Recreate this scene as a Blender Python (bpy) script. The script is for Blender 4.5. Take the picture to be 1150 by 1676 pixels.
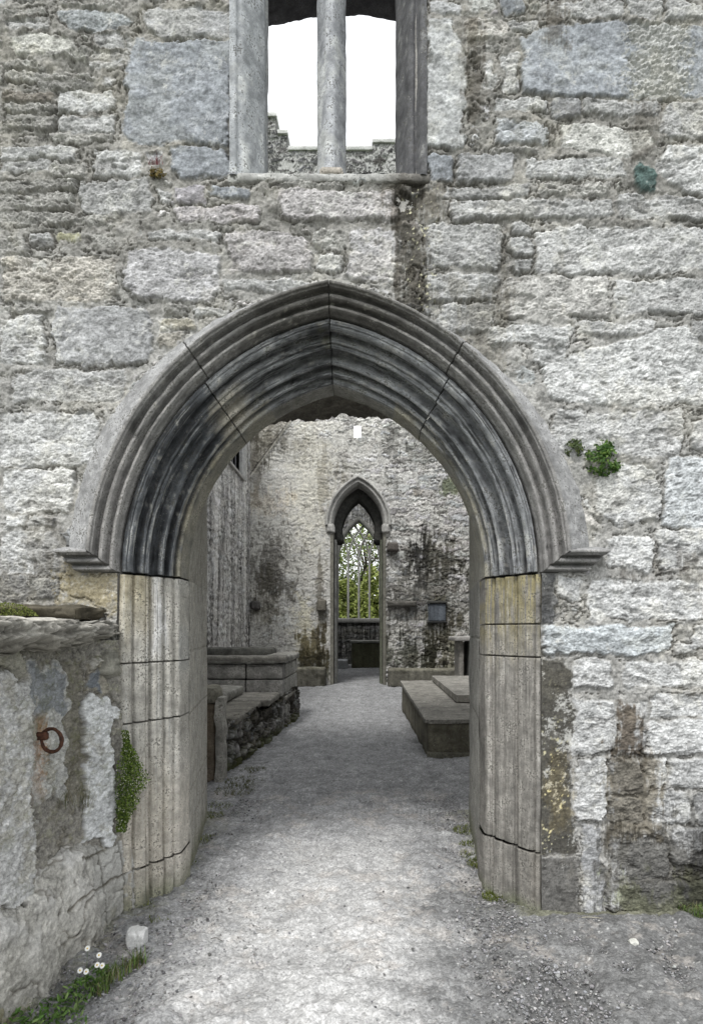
import bpy, bmesh, math, random
import numpy as np
from mathutils import Matrix, Vector
random.seed(5)
SC = bpy.context.scene
COL = SC.collection
for o in list(bpy.data.objects):
    bpy.data.objects.remove(o, do_unlink=True)

# ------------------------------------------------------------------ camera
EYE = 1.55
cam_d = bpy.data.cameras.new("camera")
cam = bpy.data.objects.new("camera", cam_d)
COL.objects.link(cam)
cam.location = (0, 0, EYE)
cam.rotation_euler = (math.radians(90), 0, 0)
cam_d.sensor_fit = 'HORIZONTAL'
cam_d.sensor_width = 36
cam_d.lens = 36 * 1000 / 1150
cam_d.shift_x = -22 / 1150
cam_d.shift_y = 194 / 1150
cam_d.clip_end = 2000
SC.camera = cam
# ------------------------------------------------------------------ sky: overcast
SUN_EL, SUN_ROT = math.radians(58), math.radians(200)
w = bpy.data.worlds.new("World"); SC.world = w; w.use_nodes = True
nt = w.node_tree; nt.nodes.clear()
N = nt.nodes.new; Lk = nt.links.new
sky = N('ShaderNodeTexSky'); sky.sky_type = 'NISHITA'; sky.sun_disc = False
sky.sun_elevation = SUN_EL; sky.sun_rotation = SUN_ROT; sky.dust_density = 4; sky.air_density = 1.0
hs = N('ShaderNodeHueSaturation'); hs.inputs['Saturation'].default_value = 0.10
tc = N('ShaderNodeTexCoord'); mp = N('ShaderNodeMapping'); mp.inputs['Scale'].default_value = (1, 1, 2.5)
cl = N('ShaderNodeTexNoise'); cl.inputs['Scale'].default_value = 1.6; cl.inputs['Detail'].default_value = 5
cr = N('ShaderNodeValToRGB'); cr.color_ramp.elements[0].position = .3; cr.color_ramp.elements[0].color = (7.2, 7.5, 7.9, 1)
cr.color_ramp.elements[1].position = .7; cr.color_ramp.elements[1].color = (9.8, 9.9, 10.0, 1)
mx = N('ShaderNodeMix'); mx.data_type = 'RGBA'; mx.inputs['Factor'].default_value = 0.82
bg = N('ShaderNodeBackground'); bg.inputs['Strength'].default_value = 0.115
ow = N('ShaderNodeOutputWorld')
Lk(sky.outputs[0], hs.inputs['Color']); Lk(tc.outputs['Generated'], mp.inputs['Vector']); Lk(mp.outputs[0], cl.inputs['Vector'])
Lk(cl.outputs['Fac'], cr.inputs[0]); Lk(hs.outputs[0], mx.inputs['A']); Lk(cr.outputs[0], mx.inputs['B'])
Lk(mx.outputs['Result'], bg.inputs['Color']); Lk(bg.outputs[0], ow.inputs[0])
# ------------------------------------------------------------------ sun (soft, behind cloud)
sd = bpy.data.lights.new("sun", 'SUN'); sd.energy = 1.5; sd.angle = math.radians(14); sd.color = (1, .985, .96)
sun = bpy.data.objects.new("sun", sd); COL.objects.link(sun); sun.location = (0, -5, 20)
sun.rotation_euler = Vector((-math.sin(SUN_ROT) * math.cos(SUN_EL), -math.cos(SUN_ROT) * math.cos(SUN_EL), -math.sin(SUN_EL))).to_track_quat('-Z', 'Y').to_euler()
SC.view_settings.view_transform = 'Standard'; SC.view_settings.look = 'None'
SC.view_settings.exposure = 0.74; SC.view_settings.gamma = 1; SC.view_settings.use_curve_mapping = False

# ================================================================== helpers
D0 = 1000 / 300.0                 # distance of the facade plane
def WX(px, Y=D0): return (px - 597) / 1000.0 * Y
def WZ(py, Y=D0): return EYE + (1032 - py) / 1000.0 * Y
def props(o, label=None, cat=None, group=None, kind=None):
    if label: o['label'] = label
    if cat: o['category'] = cat
    if group: o['group'] = group
    if kind: o['kind'] = kind
    return o
def thing(name, loc, label, cat, group=None):
    o = bpy.data.objects.new(name, None); COL.objects.link(o); o.location = loc
    o.empty_display_size = .1
    return props(o, label, cat, group)
def link(name, me, mat=None, parent=None):
    o = bpy.data.objects.new(name, me); COL.objects.link(o)
    if mat: me.materials.append(mat)
    if parent:
        o.parent = parent
        off = Vector(parent.location)
        o.matrix_parent_inverse = Matrix.Translation(-off)
    return o
def mesh_np(name, V, F, col=None, smooth=True):
    """V (n,3) F (m,3|4) arrays"""
    me = bpy.data.meshes.new(name)
    V = np.ascontiguousarray(V, dtype=np.float32); F = np.ascontiguousarray(F, dtype=np.int32)
    k = F.shape[1]
    me.vertices.add(len(V)); me.vertices.foreach_set('co', V.ravel())
    me.loops.add(F.size); me.loops.foreach_set('vertex_index', F.ravel())
    me.polygons.add(len(F)); me.polygons.foreach_set('loop_start', np.arange(0, F.size, k, dtype=np.int32))
    me.polygons.foreach_set('loop_total', np.full(len(F), k, dtype=np.int32))
    me.polygons.foreach_set('use_smooth', np.full(len(F), smooth, dtype=bool))
    me.update(calc_edges=True)
    if col is not None:
        a = me.color_attributes.new('Col', 'FLOAT_COLOR', 'POINT')
        c = np.ones((len(V), 4), np.float32); c[:, :3] = np.clip(col, 0.004, .9)
        a.data.foreach_set('color', c.ravel())
    return me
def grid_faces(nr, nc, closed=False):
    i = np.arange(nr - 1)[:, None] * nc; j = np.arange(nc - 1)[None, :]
    a = (i + j).ravel()
    return np.stack([a, a + 1, a + nc + 1, a + nc], 1)
def sstep(a, b, x):
    t = np.clip((x - a) / (b - a), 0, 1); return t * t * (3 - 2 * t)
def lerp(a, b, t):
    if np.ndim(t) and (np.ndim(a) > np.ndim(t) or np.ndim(b) > np.ndim(t) or np.size(b) == 3): t = np.asarray(t)[..., None]
    return a + (b - a) * t
def mixc(c, tint, m):
    """c (...,3) toward tint by mask m (...)"""
    m = np.clip(m, 0, 1)[..., None]
    return c * (1 - m) + np.asarray(tint, float) * m
def mulc(c, tint, m):
    m = np.clip(m, 0, 1)[..., None]
    return c * ((1 - m) + np.asarray(tint, float) * m)
# tiling gaussian fields
def gfield(seed, beta, ax=1., az=1., k0=2., k1=1e9, n=1024):
    r = np.random.default_rng(seed)
    f = np.fft.rfft2(r.standard_normal((n, n)))
    kz = np.fft.fftfreq(n) * n; kx = np.fft.rfftfreq(n) * n
    k = np.sqrt((kx[None, :] * ax) ** 2 + (kz[:, None] * az) ** 2)
    a = (k + k0) ** (-beta) * np.exp(-(k / k1) ** 2); a[0, 0] = 0
    g = np.fft.irfft2(f * a, s=(n, n)); g -= g.mean(); g /= g.std()
    return g.astype(np.float32)
def samp(F, u, v):
    n = F.shape[0]
    u = np.asarray(u) * n; v = np.asarray(v) * n
    iu = np.floor(u).astype(np.int64); iv = np.floor(v).astype(np.int64)
    fu = (u - iu); fv = (v - iv)
    i0 = iu % n; i1 = (iu + 1) % n; j0 = iv % n; j1 = (iv + 1) % n
    return (F[j0, i0] * (1 - fu) * (1 - fv) + F[j0, i1] * fu * (1 - fv) + F[j1, i0] * (1 - fu) * fv + F[j1, i1] * fu * fv)
G_ISO = gfield(1, 1.7, k0=3)            # soft clouds
G_ISO2 = gfield(2, 1.3, k0=6, k1=300)
G_SM = gfield(8, 1.5, k0=3, k1=45)
G_FINE = gfield(3, .8, k0=30, k1=330)
G_LAY = gfield(4, 1.45, ax=.42, az=1., k0=10, k1=260)   # long in x, thin in z (ax small -> more kx?) 
G_LAY = gfield(4, 1.5, ax=2.6, az=1., k0=14, k1=300)
G_LAYS = gfield(14, 1.7, ax=2.4, az=1., k0=9, k1=95)
G_LAY2 = gfield(5, 1.2, ax=2.2, az=1., k0=40, k1=420)
G_STRK = gfield(6, 1.2, ax=1., az=9., k0=8, k1=400)     # vertical streaks
# 3d value noise
def _h(ix, iy, iz, s):
    x = (ix * 374761393 + iy * 668265263 + iz * 2147483647 + s * 974634777) & 0xffffffff
    x = ((x ^ (x >> 13)) * 1274126177) & 0xffffffff
    return ((x ^ (x >> 16)) & 0xffff) / 65535.0
def vn3(P, s=0):
    P = np.asarray(P, float); i = np.floor(P).astype(np.int64); f = P - i; f = f * f * (3 - 2 * f)
    r = 0
    for a in (0, 1):
        for b in (0, 1):
            for c in (0, 1):
                wgt = (f[..., 0] if a else 1 - f[..., 0]) * (f[..., 1] if b else 1 - f[..., 1]) * (f[..., 2] if c else 1 - f[..., 2])
                r = r + wgt * _h(i[..., 0] + a, i[..., 1] + b, i[..., 2] + c, s)
    return r
def fbm3(P, sc, octv=4, s=0, st=(1, 1, 1)):
    P = np.asarray(P) * np.asarray(st) * sc; r = 0; a = .5; t = 0
    for k in range(octv):
        r = r + a * vn3(P, s + k); t += a; a *= .55; P = P * 2.03 + 7.7
    return r / t * 2 - 1      # about -1..1
# ------------------------------------------------------------------ materials
def stone_mat(name, bump=.5, fine=1.0, rough=.92, fleck=.0, scale=1.0, spec=.25, pits=0.0):
    m = bpy.data.materials.new(name); m.use_nodes = True
    t = m.node_tree; n = t.nodes; l = t.links; b = n['Principled BSDF']
    at = n.new('ShaderNodeAttribute'); at.attribute_name = 'Col'
    tc = n.new('ShaderNodeTexCoord')
    n1 = n.new('ShaderNodeTexNoise'); n1.inputs['Scale'].default_value = 70 * scale; n1.inputs['Detail'].default_value = 6; n1.inputs['Roughness'].default_value = .7
    n2 = n.new('ShaderNodeTexNoise'); n2.inputs['Scale'].default_value = 260 * scale; n2.inputs['Detail'].default_value = 3
    l.new(tc.outputs['Object'], n1.inputs['Vector']); l.new(tc.outputs['Object'], n2.inputs['Vector'])
    r1 = n.new('ShaderNodeMapRange'); r1.inputs['From Min'].default_value = .3; r1.inputs['From Max'].default_value = .7
    r1.inputs['To Min'].default_value = 1 - .38 * fine; r1.inputs['To Max'].default_value = 1 + .34 * fine
    r2 = n.new('ShaderNodeMapRange'); r2.inputs['From Min'].default_value = .3; r2.inputs['From Max'].default_value = .7
    r2.inputs['To Min'].default_value = 1 - .25 * fine; r2.inputs['To Max'].default_value = 1 + .25 * fine
    l.new(n1.outputs['Fac'], r1.inputs['Value']); l.new(n2.outputs['Fac'], r2.inputs['Value'])
    mm = n.new('ShaderNodeMath'); mm.operation = 'MULTIPLY'; l.new(r1.outputs[0], mm.inputs[0]); l.new(r2.outputs[0], mm.inputs[1])
    vm = n.new('ShaderNodeVectorMath'); vm.operation = 'SCALE'; l.new(at.outputs['Color'], vm.inputs[0]); l.new(mm.outputs[0], vm.inputs['Scale'])
    last = vm.outputs[0]
    pv = None
    if pits > 0:      # small dark solution pits and blotches of the limestone
        n4 = n.new('ShaderNodeTexNoise'); n4.inputs['Scale'].default_value = 95 * scale; n4.inputs['Detail'].default_value = 2.5; n4.inputs['Roughness'].default_value = .55
        n5 = n.new('ShaderNodeTexNoise'); n5.inputs['Scale'].default_value = 14 * scale; n5.inputs['Detail'].default_value = 4
        l.new(tc.outputs['Object'], n4.inputs['Vector']); l.new(tc.outputs['Object'], n5.inputs['Vector'])
        a5 = n.new('ShaderNodeMath'); a5.operation = 'MULTIPLY_ADD'; l.new(n5.outputs['Fac'], a5.inputs[0]); a5.inputs[1].default_value = .7; l.new(n4.outputs['Fac'], a5.inputs[2])
        rp = n.new('ShaderNodeMapRange'); rp.inputs['From Min'].default_value = .94; rp.inputs['From Max'].default_value = 1.03
        l.new(a5.outputs[0], rp.inputs['Value']); pv = rp.outputs[0]
        mp_ = n.new('ShaderNodeMath'); mp_.operation = 'MULTIPLY'; l.new(pv, mp_.inputs[0]); mp_.inputs[1].default_value = pits
        mc0 = n.new('ShaderNodeMix'); mc0.data_type = 'RGBA'; l.new(mp_.outputs[0], mc0.inputs['Factor']); l.new(last, mc0.inputs['A']); mc0.inputs['B'].default_value = (.07, .068, .06, 1)
        # broad blotches
        r5 = n.new('ShaderNodeMapRange'); r5.inputs['From Min'].default_value = .35; r5.inputs['From Max'].default_value = .65; r5.inputs['To Min'].default_value = .72; r5.inputs['To Max'].default_value = 1.28
        l.new(n5.outputs['Fac'], r5.inputs['Value'])
        v5 = n.new('ShaderNodeVectorMath'); v5.operation = 'SCALE'; l.new(mc0.outputs['Result'], v5.inputs[0]); l.new(r5.outputs[0], v5.inputs['Scale']); last = v5.outputs[0]
    if fleck > 0:
        vo = n.new('ShaderNodeTexVoronoi'); vo.inputs['Scale'].default_value = 55 * scale
        l.new(tc.outputs['Object'], vo.inputs['Vector'])
        lt = n.new('ShaderNodeMapRange'); lt.inputs['From Min'].default_value = .16; lt.inputs['From Max'].default_value = .10
        l.new(vo.outputs['Distance'], lt.inputs['Value'])
        n3 = n.new('ShaderNodeTexNoise'); n3.inputs['Scale'].default_value = 9; l.new(tc.outputs['Object'], n3.inputs['Vector'])
        r3 = n.new('ShaderNodeMapRange'); r3.inputs['From Min'].default_value = .5; r3.inputs['From Max'].default_value = .62; l.new(n3.outputs['Fac'], r3.inputs['Value'])
        m2 = n.new('ShaderNodeMath'); m2.operation = 'MULTIPLY'; l.new(lt.outputs[0], m2.inputs[0]); l.new(r3.outputs[0], m2.inputs[1])
        m3 = n.new('ShaderNodeMath'); m3.operation = 'MULTIPLY'; l.new(m2.outputs[0], m3.inputs[0]); m3.inputs[1].default_value = fleck
        mc = n.new('ShaderNodeMix'); mc.data_type = 'RGBA'; l.new(m3.outputs[0], mc.inputs['Factor']); l.new(last, mc.inputs['A'])
        mc.inputs['B'].default_value = (.62, .61, .55, 1); last = mc.outputs['Result']
    l.new(last, b.inputs['Base Color'])
    b.inputs['Roughness'].default_value = rough
    b.inputs['Specular IOR Level'].default_value = spec
    bu = n.new('ShaderNodeBump'); bu.inputs['Strength'].default_value = bump; bu.inputs['Distance'].default_value = .006
    ad = n.new('ShaderNodeMath'); ad.operation = 'ADD'; l.new(n1.outputs['Fac'], ad.inputs[0])
    sc_ = n.new('ShaderNodeMath'); sc_.operation = 'MULTIPLY'; sc_.inputs[1].default_value = .45; l.new(n2.outputs['Fac'], sc_.inputs[0]); l.new(sc_.outputs[0], ad.inputs[1])
    ho = ad.outputs[0]
    if pv is not None:
        sb_ = n.new('ShaderNodeMath'); sb_.operation = 'SUBTRACT'; l.new(ho, sb_.inputs[0]); l.new(pv, sb_.inputs[1]); ho = sb_.outputs[0]
    l.new(ho, bu.inputs['Height']); l.new(bu.outputs[0], b.inputs['Normal'])
    return m
def leaf_mat(name, sheen=.4):
    m = bpy.data.materials.new(name); m.use_nodes = True
    t = m.node_tree; n = t.nodes; l = t.links; b = n['Principled BSDF']
    at = n.new('ShaderNodeAttribute'); at.attribute_name = 'Col'
    tc = n.new('ShaderNodeTexCoord'); n1 = n.new('ShaderNodeTexNoise'); n1.inputs['Scale'].default_value = 30
    l.new(tc.outputs['Object'], n1.inputs['Vector'])
    r1 = n.new('ShaderNodeMapRange'); r1.inputs['To Min'].default_value = .6; r1.inputs['To Max'].default_value = 1.4; l.new(n1.outputs['Fac'], r1.inputs['Value'])
    vm = n.new('ShaderNodeVectorMath'); vm.operation = 'SCALE'; l.new(at.outputs['Color'], vm.inputs[0]); l.new(r1.outputs[0], vm.inputs['Scale'])
    l.new(vm.outputs[0], b.inputs['Base Color']); b.inputs['Roughness'].default_value = .55
    b.inputs['Specular IOR Level'].default_value = sheen
    tr = n.new('ShaderNodeBsdfTranslucent'); l.new(vm.outputs[0], tr.inputs['Color'])
    ms = n.new('ShaderNodeMixShader'); ms.inputs[0].default_value = .3
    l.new(b.outputs[0], ms.inputs[1]); l.new(tr.outputs[0], ms.inputs[2]); l.new(ms.outputs[0], n['Material Output'].inputs['Surface'])
    return m
M_WALL = stone_mat('rubble_masonry', .28, .7)
M_DRESS = stone_mat('weathered_limestone', .30, .6, fleck=.5, pits=.75)
M_DRESSF = stone_mat('weathered_slab', .4, .8, fleck=.4, pits=.6, scale=.4)
M_FAR = stone_mat('old_masonry', .6, .9, scale=.35)
def gravel_mat():
    m = bpy.data.materials.new('gravel'); m.use_nodes = True
    t = m.node_tree; n = t.nodes; l = t.links; b = n['Principled BSDF']
    at = n.new('ShaderNodeAttribute'); at.attribute_name = 'Col'; tc = n.new('ShaderNodeTexCoord')
    outs = []
    for sc_, lo, hi in ((85, .76, 1.26), (210, .80, 1.22), (34, .90, 1.10)):
        v = n.new('ShaderNodeTexVoronoi'); v.inputs['Scale'].default_value = sc_; l.new(tc.outputs['Object'], v.inputs['Vector'])
        sp = n.new('ShaderNodeSeparateColor'); l.new(v.outputs['Color'], sp.inputs[0])
        r = n.new('ShaderNodeMapRange'); r.inputs['To Min'].default_value = lo; r.inputs['To Max'].default_value = hi; l.new(sp.outputs[0], r.inputs['Value']); outs.append((r.outputs[0], v.outputs['Distance']))
    ns = n.new('ShaderNodeTexNoise'); ns.inputs['Scale'].default_value = 5; ns.inputs['Detail'].default_value = 8; ns.inputs['Roughness'].default_value = .7; l.new(tc.outputs['Object'], ns.inputs['Vector'])
    rn = n.new('ShaderNodeMapRange'); rn.inputs['From Min'].default_value = .3; rn.inputs['From Max'].default_value = .7; rn.inputs['To Min'].default_value = .78; rn.inputs['To Max'].default_value = 1.22; l.new(ns.outputs['Fac'], rn.inputs['Value'])
    cur = rn.outputs[0]
    for o_, _ in outs:
        mm = n.new('ShaderNodeMath'); mm.operation = 'MULTIPLY'; l.new(cur, mm.inputs[0]); l.new(o_, mm.inputs[1]); cur = mm.outputs[0]
    vm = n.new('ShaderNodeVectorMath'); vm.operation = 'SCALE'; l.new(at.outputs['Color'], vm.inputs[0]); l.new(cur, vm.inputs['Scale']); l.new(vm.outputs[0], b.inputs['Base Color'])
    b.inputs['Roughness'].default_value = .95; b.inputs['Specular IOR Level'].default_value = .15
    ad = n.new('ShaderNodeMath'); ad.operation = 'MULTIPLY_ADD'; l.new(outs[0][1], ad.inputs[0]); ad.inputs[1].default_value = -1.0; l.new(ns.outputs['Fac'], ad.inputs[2])
    bu = n.new('ShaderNodeBump'); bu.inputs['Strength'].default_value = .35; bu.inputs['Distance'].default_value = .006; l.new(ad.outputs[0], bu.inputs['Height']); l.new(bu.outputs[0], b.inputs['Normal'])
    return m
M_GRAV = gravel_mat()
M_PEB = stone_mat('pebble', .3, .5)
M_LEAF = leaf_mat('leaf')
M_WOOD = stone_mat('bark', .6, .7)
def simple_mat(name, c1, c2, sc=40, rough=.8, metal=0, bump=.4):
    m = bpy.data.materials.new(name); m.use_nodes = True
    t = m.node_tree; n = t.nodes; l = t.links; b = n['Principled BSDF']
    tc = n.new('ShaderNodeTexCoord'); n1 = n.new('ShaderNodeTexNoise'); n1.inputs['Scale'].default_value = sc; n1.inputs['Detail'].default_value = 6
    l.new(tc.outputs['Object'], n1.inputs['Vector'])
    r = n.new('ShaderNodeValToRGB'); r.color_ramp.elements[0].position = .35; r.color_ramp.elements[1].position = .65
    r.color_ramp.elements[0].color = (*c1, 1); r.color_ramp.elements[1].color = (*c2, 1)
    l.new(n1.outputs['Fac'], r.inputs[0]); l.new(r.outputs[0], b.inputs['Base Color'])
    b.inputs['Roughness'].default_value = rough; b.inputs['Metallic'].default_value = metal
    bu = n.new('ShaderNodeBump'); bu.inputs['Strength'].default_value = bump; bu.inputs['Distance'].default_value = .003
    l.new(n1.outputs['Fac'], bu.inputs['Height']); l.new(bu.outputs[0], b.inputs['Normal'])
    return m
M_RUST = simple_mat('rusty_iron', (.035, .018, .012), (.12, .05, .028), 60, .8, .3)
M_IRON = simple_mat('dark_iron', (.01, .01, .011), (.03, .03, .03), 30, .6, .6)
M_PETAL = simple_mat('white_petal', (.75, .75, .72), (.85, .85, .83), 30, .7, 0, .1)
M_YEL = simple_mat('yellow_disc', (.6, .4, .03), (.7, .5, .05), 30, .7, 0, .1)

# ================================================================== stone field
def poly_sdf(X, Z, P, k=190.):
    """signed distance (positive inside) of a convex polygon, corners softened"""
    P = np.asarray(P, float); n = len(P); c = P.mean(0)
    acc = None; m = None; ds = []
    for i in range(n):
        a = P[i]; b = P[(i + 1) % n]; e = b - a; L = np.hypot(*e)
        if L < 1e-6: continue
        nn = np.array([-e[1], e[0]]) / L
        if np.dot(c - a, nn) < 0: nn = -nn
        ds.append((X - a[0]) * nn[0] + (Z - a[1]) * nn[1])
    ds = np.stack(ds); mn = ds.min(0)
    s = np.exp(-k * (ds - mn)).sum(0)
    return mn - np.log(s) / k
STY = {  # rough amp (m), base colour, relief
    'R': (.0042, (.425, .427, .422)), 'W': (.0044, (.525, .53, .525)), 'D': (.0010, (.315, .335, .36)),
    'G': (.0022, (.38, .385, .39)), 'L': (.0068, (.36, .355, .335)), 'K': (.004, (.13, .12, .105)), 'E': (.003, (.10, .15, .14))}
KEYS = list(STY)
def stonefield(X, Z, stones, seed=0, row=(.05, .10), wid=(.10, .32), mortar=(.30, .285, .25), fillsty='RRWLG', tex=2.0,
               joint=.010, warp=.011, amp=1.0, clear=.012, mort_h=-.012, fillvar=.16, relief=.010, sat=1.0, holes=.04):
    rng = np.random.default_rng(seed)
    shp = X.shape
    xw = X + warp * samp(G_ISO, X / 1.1 + .13, Z / 1.1) + warp * .14 * samp(G_ISO2, X / .9, Z / .9 + .4)
    zw = Z + warp * .8 * samp(G_ISO, X / 1.3 + .53, Z / 1.0 + .21) + warp * .14 * samp(G_ISO2, X / .8 + .3, Z / .9)
    best = np.full(shp, -.10); sid = np.full(shp, -1)
    amps = []; cols = []; 
    x1d = X[0, :] if X.ndim == 2 else None; z1d = Z[:, 0]
    for i, st in enumerate(stones):
        P = np.array(st[0], float)
        if len(P) == 2:
            (xa, za), (xb, zb) = P
            q = min(abs(xb - xa), abs(zb - za)) * .13
            j = rng.uniform(0, q, (8,))
            P = np.array([(xa + j[0], za), (xb - j[1], za), (xb, za + (zb - za) * .2), (xb, zb - (zb - za) * .15), (xb - j[2], zb), (xa + j[3], zb), (xa, zb - (zb - za) * .15), (xa, za + (zb - za) * .2)])
            P[:, 1] += rng.uniform(-.25, .25, 8) * q * 1.2
        P = np.stack([WXl(P[:, 0]), WZl(P[:, 1])], 1) if st[1] != 'raw' else P
        x0, x1 = P[:, 0].min() - .09, P[:, 0].max() + .09; z0, z1 = P[:, 1].min() - .09, P[:, 1].max() + .09
        ci = np.where((x1d > x0) & (x1d < x1))[0]; ri = np.where((z1d > z0) & (z1d < z1))[0]
        if len(ci) == 0 or len(ri) == 0: cols.append((0, 0, 0)); amps.append(0); continue
        sl = (slice(ri[0], ri[-1] + 1), slice(ci[0], ci[-1] + 1))
        d = poly_sdf(xw[sl], zw[sl], P, 320.) + .005
        m = d > best[sl]
        best[sl] = np.where(m, d, best[sl]); sid[sl] = np.where(m, i, sid[sl])
        a, c = STY[st[1]]; tone = st[2] if len(st) > 2 else 1.0
        c = np.array(c) * tone * rng.uniform(.86, 1.10)
        if len(st) > 3: c = c * np.array(st[3])
        amps.append(a); cols.append(c)
    # coursed filling
    zlo, zhi = Z.min() - .3, Z.max() + .3
    rows = [zlo]
    while rows[-1] < zhi: rows.append(rows[-1] + rng.uniform(*row))
    rows = np.array(rows)
    zr = zw + .035 * samp(G_ISO, X / 2.7 + .7, Z / 2.7 + .1)
    r = np.clip(np.searchsorted(rows, zr) - 1, 0, len(rows) - 2)
    dz = np.minimum(zr - rows[r], rows[r + 1] - zr)
    dfill = np.zeros(shp); fid = np.zeros(shp, int); base = len(stones)
    nid = 0
    xlo, xhi = X.min() - .3, X.max() + .3
    famp = []; fcol = []; hole = rng.uniform(size=60000) < holes; inset = rng.uniform(0, 1, 60000) ** 2 * .22 * np.mean(row)
    for k in np.unique(r):
        xs = [xlo + rng.uniform(-.2, 0)]
        h = rows[k + 1] - rows[k]
        while xs[-1] < xhi: xs.append(xs[-1] + rng.uniform(*wid) * (.6 + .5 * h / np.mean(row)))
        xs = np.array(xs); m = r == k
        xm = xw[m] + .25 * (zr[m] - rows[k]) * math.sin(k * 2.3)
        c = np.clip(np.searchsorted(xs, xm) - 1, 0, len(xs) - 2)
        dx = np.minimum(xm - xs[c], xs[c + 1] - xm)
        a = dz[m]; kk = 150.
        q_ = (nid + c) % 60000
        dfill[m] = np.where(hole[q_], -.02, -np.log(np.exp(-kk * a) + np.exp(-kk * dx)) / kk - joint * .5 - inset[q_])
        fid[m] = nid + c
        for _ in range(len(xs)):
            s = fillsty[rng.integers(len(fillsty))]
            famp.append(STY[s][0] * amp); t = rng.uniform(1 - fillvar, 1 + fillvar)
            tn = np.array((1 + rng.uniform(-.03, .05), 1, 1 + rng.uniform(-.05, .04)))
            fcol.append(np.array(STY[s][1]) * t * tn)
        nid += len(xs)
    if len(stones):
        dfill = np.minimum(dfill, -best - clear)
    usef = dfill > best
    d = np.where(usef, dfill, best); sid = np.where(usef, fid + base, sid)
    sid = np.where(sid < 0, 0, sid)
    A = np.array(amps + famp); C = np.array([np.array(c) for c in cols + fcol])
    n = len(A)
    ang = rng.uniform(-.16, .16, n); ou = rng.uniform(0, 1, n); ov = rng.uniform(0, 1, n)
    off = rng.uniform(-.35, 1.0, n) * relief; tx = rng.uniform(-.03, .03, n); tz = rng.uniform(-.06, .06, n)
    a_ = A[sid]; an = ang[sid]; u = (X * np.cos(an) + Z * np.sin(an)) / tex + ou[sid]; v = (-X * np.sin(an) + Z * np.cos(an)) / tex + ov[sid]
    lay = samp(G_LAY, u, v); lay2 = samp(G_LAY2, u, v); iso = samp(G_ISO2, u * 1.3, v * 1.3)
    lays = samp(G_LAYS, u, v); q = lays * 1.9 + .10 * iso
    saw = q - np.floor(q)                       # flaking ledges
    saw = np.where(saw < .85, saw / .85, (1 - saw) / .15)
    gash = sstep(1.1, 1.7, samp(G_LAYS, u * 1.3 + .37, v * 1.3 + .71) + .12 * lay2) * np.clip(a_ / .006, 0, 1.3)
    rough = a_ * ((saw - .5) * 1.35 + lay2 * .16 + iso * .26 + lays * .35) - .009 * gash
    ind = sstep(0, .016, d)                     # 0 mortar .. 1 stone
    edge = sstep(-.002, .020, d)
    mort = mort_h + .0035 * samp(G_SM, X / 1.2, Z / 1.2) + .0006 * samp(G_FINE, X / 1.5, Z / 1.5) + .008 * samp(G_ISO, X / 3.1 + .4, Z / 3.1)
    st = off[sid] + (edge - 1) * .010 + rough * (.45 + .55 * edge) + .0035 * samp(G_SM, X / 1.1 + .4, Z / 1.1)
    h = mort * (1 - ind) + st * ind
    cn = samp(G_SM, X / 1.3 + .6, Z / 1.3 + .3) + .5 * samp(G_ISO2, X + .2, Z)
    crack_shade = np.exp(-((d + .001) / (joint * .22)) ** 2) * sstep(-.1, .7, cn) * np.clip(amp, 0, 1.2)
    h = h - crack_shade * .012 * max(1, joint / .016)
    fine = samp(G_FINE, X / 1.3 + .2, Z / 1.3)
    c = C[sid] * (1 + .15 * np.clip(lay2, -2, 2) + .10 * np.clip(iso, -2, 2))[..., None]
    c = c * (1 + .13 * np.clip(fine, -2, 2))[..., None]
    c = mulc(c, (.45, .44, .43), sstep(1.5, 2.3, -fine + .3 * lay2) * np.where(a_ < .002, .4, .8))
    dress = (a_ < .002)
    wht = sstep(1.0, 2.1, samp(G_ISO2, u * .7 + .3, v * .7 + .6) + .5 * fine)      # pale lichen
    c = mixc(c, (.60, .60, .57), wht * np.where(dress, .40, .6))
    c = mulc(c, (.42, .41, .40), gash * .75)
    drk = sstep(1.15, 2.2, samp(G_LAY2, u + .4, v + .1) + .4 * fine) * np.where(dress, .25, .75)
    c = mulc(c, (.30, .29, .28), drk * .8)
    mc = np.array(mortar) * (1 + .10 * fine + .13 * samp(G_ISO2, X / 1.0, Z / 1.0 + .3))[..., None]
    c = mulc(c, (.42, .40, .37), crack_shade * .85); mc = mulc(mc, (.45, .43, .4), crack_shade * .85)  # edge shadow painted into the colour along the joint cracks
    gap = sstep(.9, 1.8, samp(G_ISO2, X / .7 + .8, Z / .7)) * (ind < .5)
    mc = mulc(mc, (.42, .40, .37), gap * .4)
    c = mc * (1 - ind[..., None]) + c * ind[..., None]
    return h, c, d, sid
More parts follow.
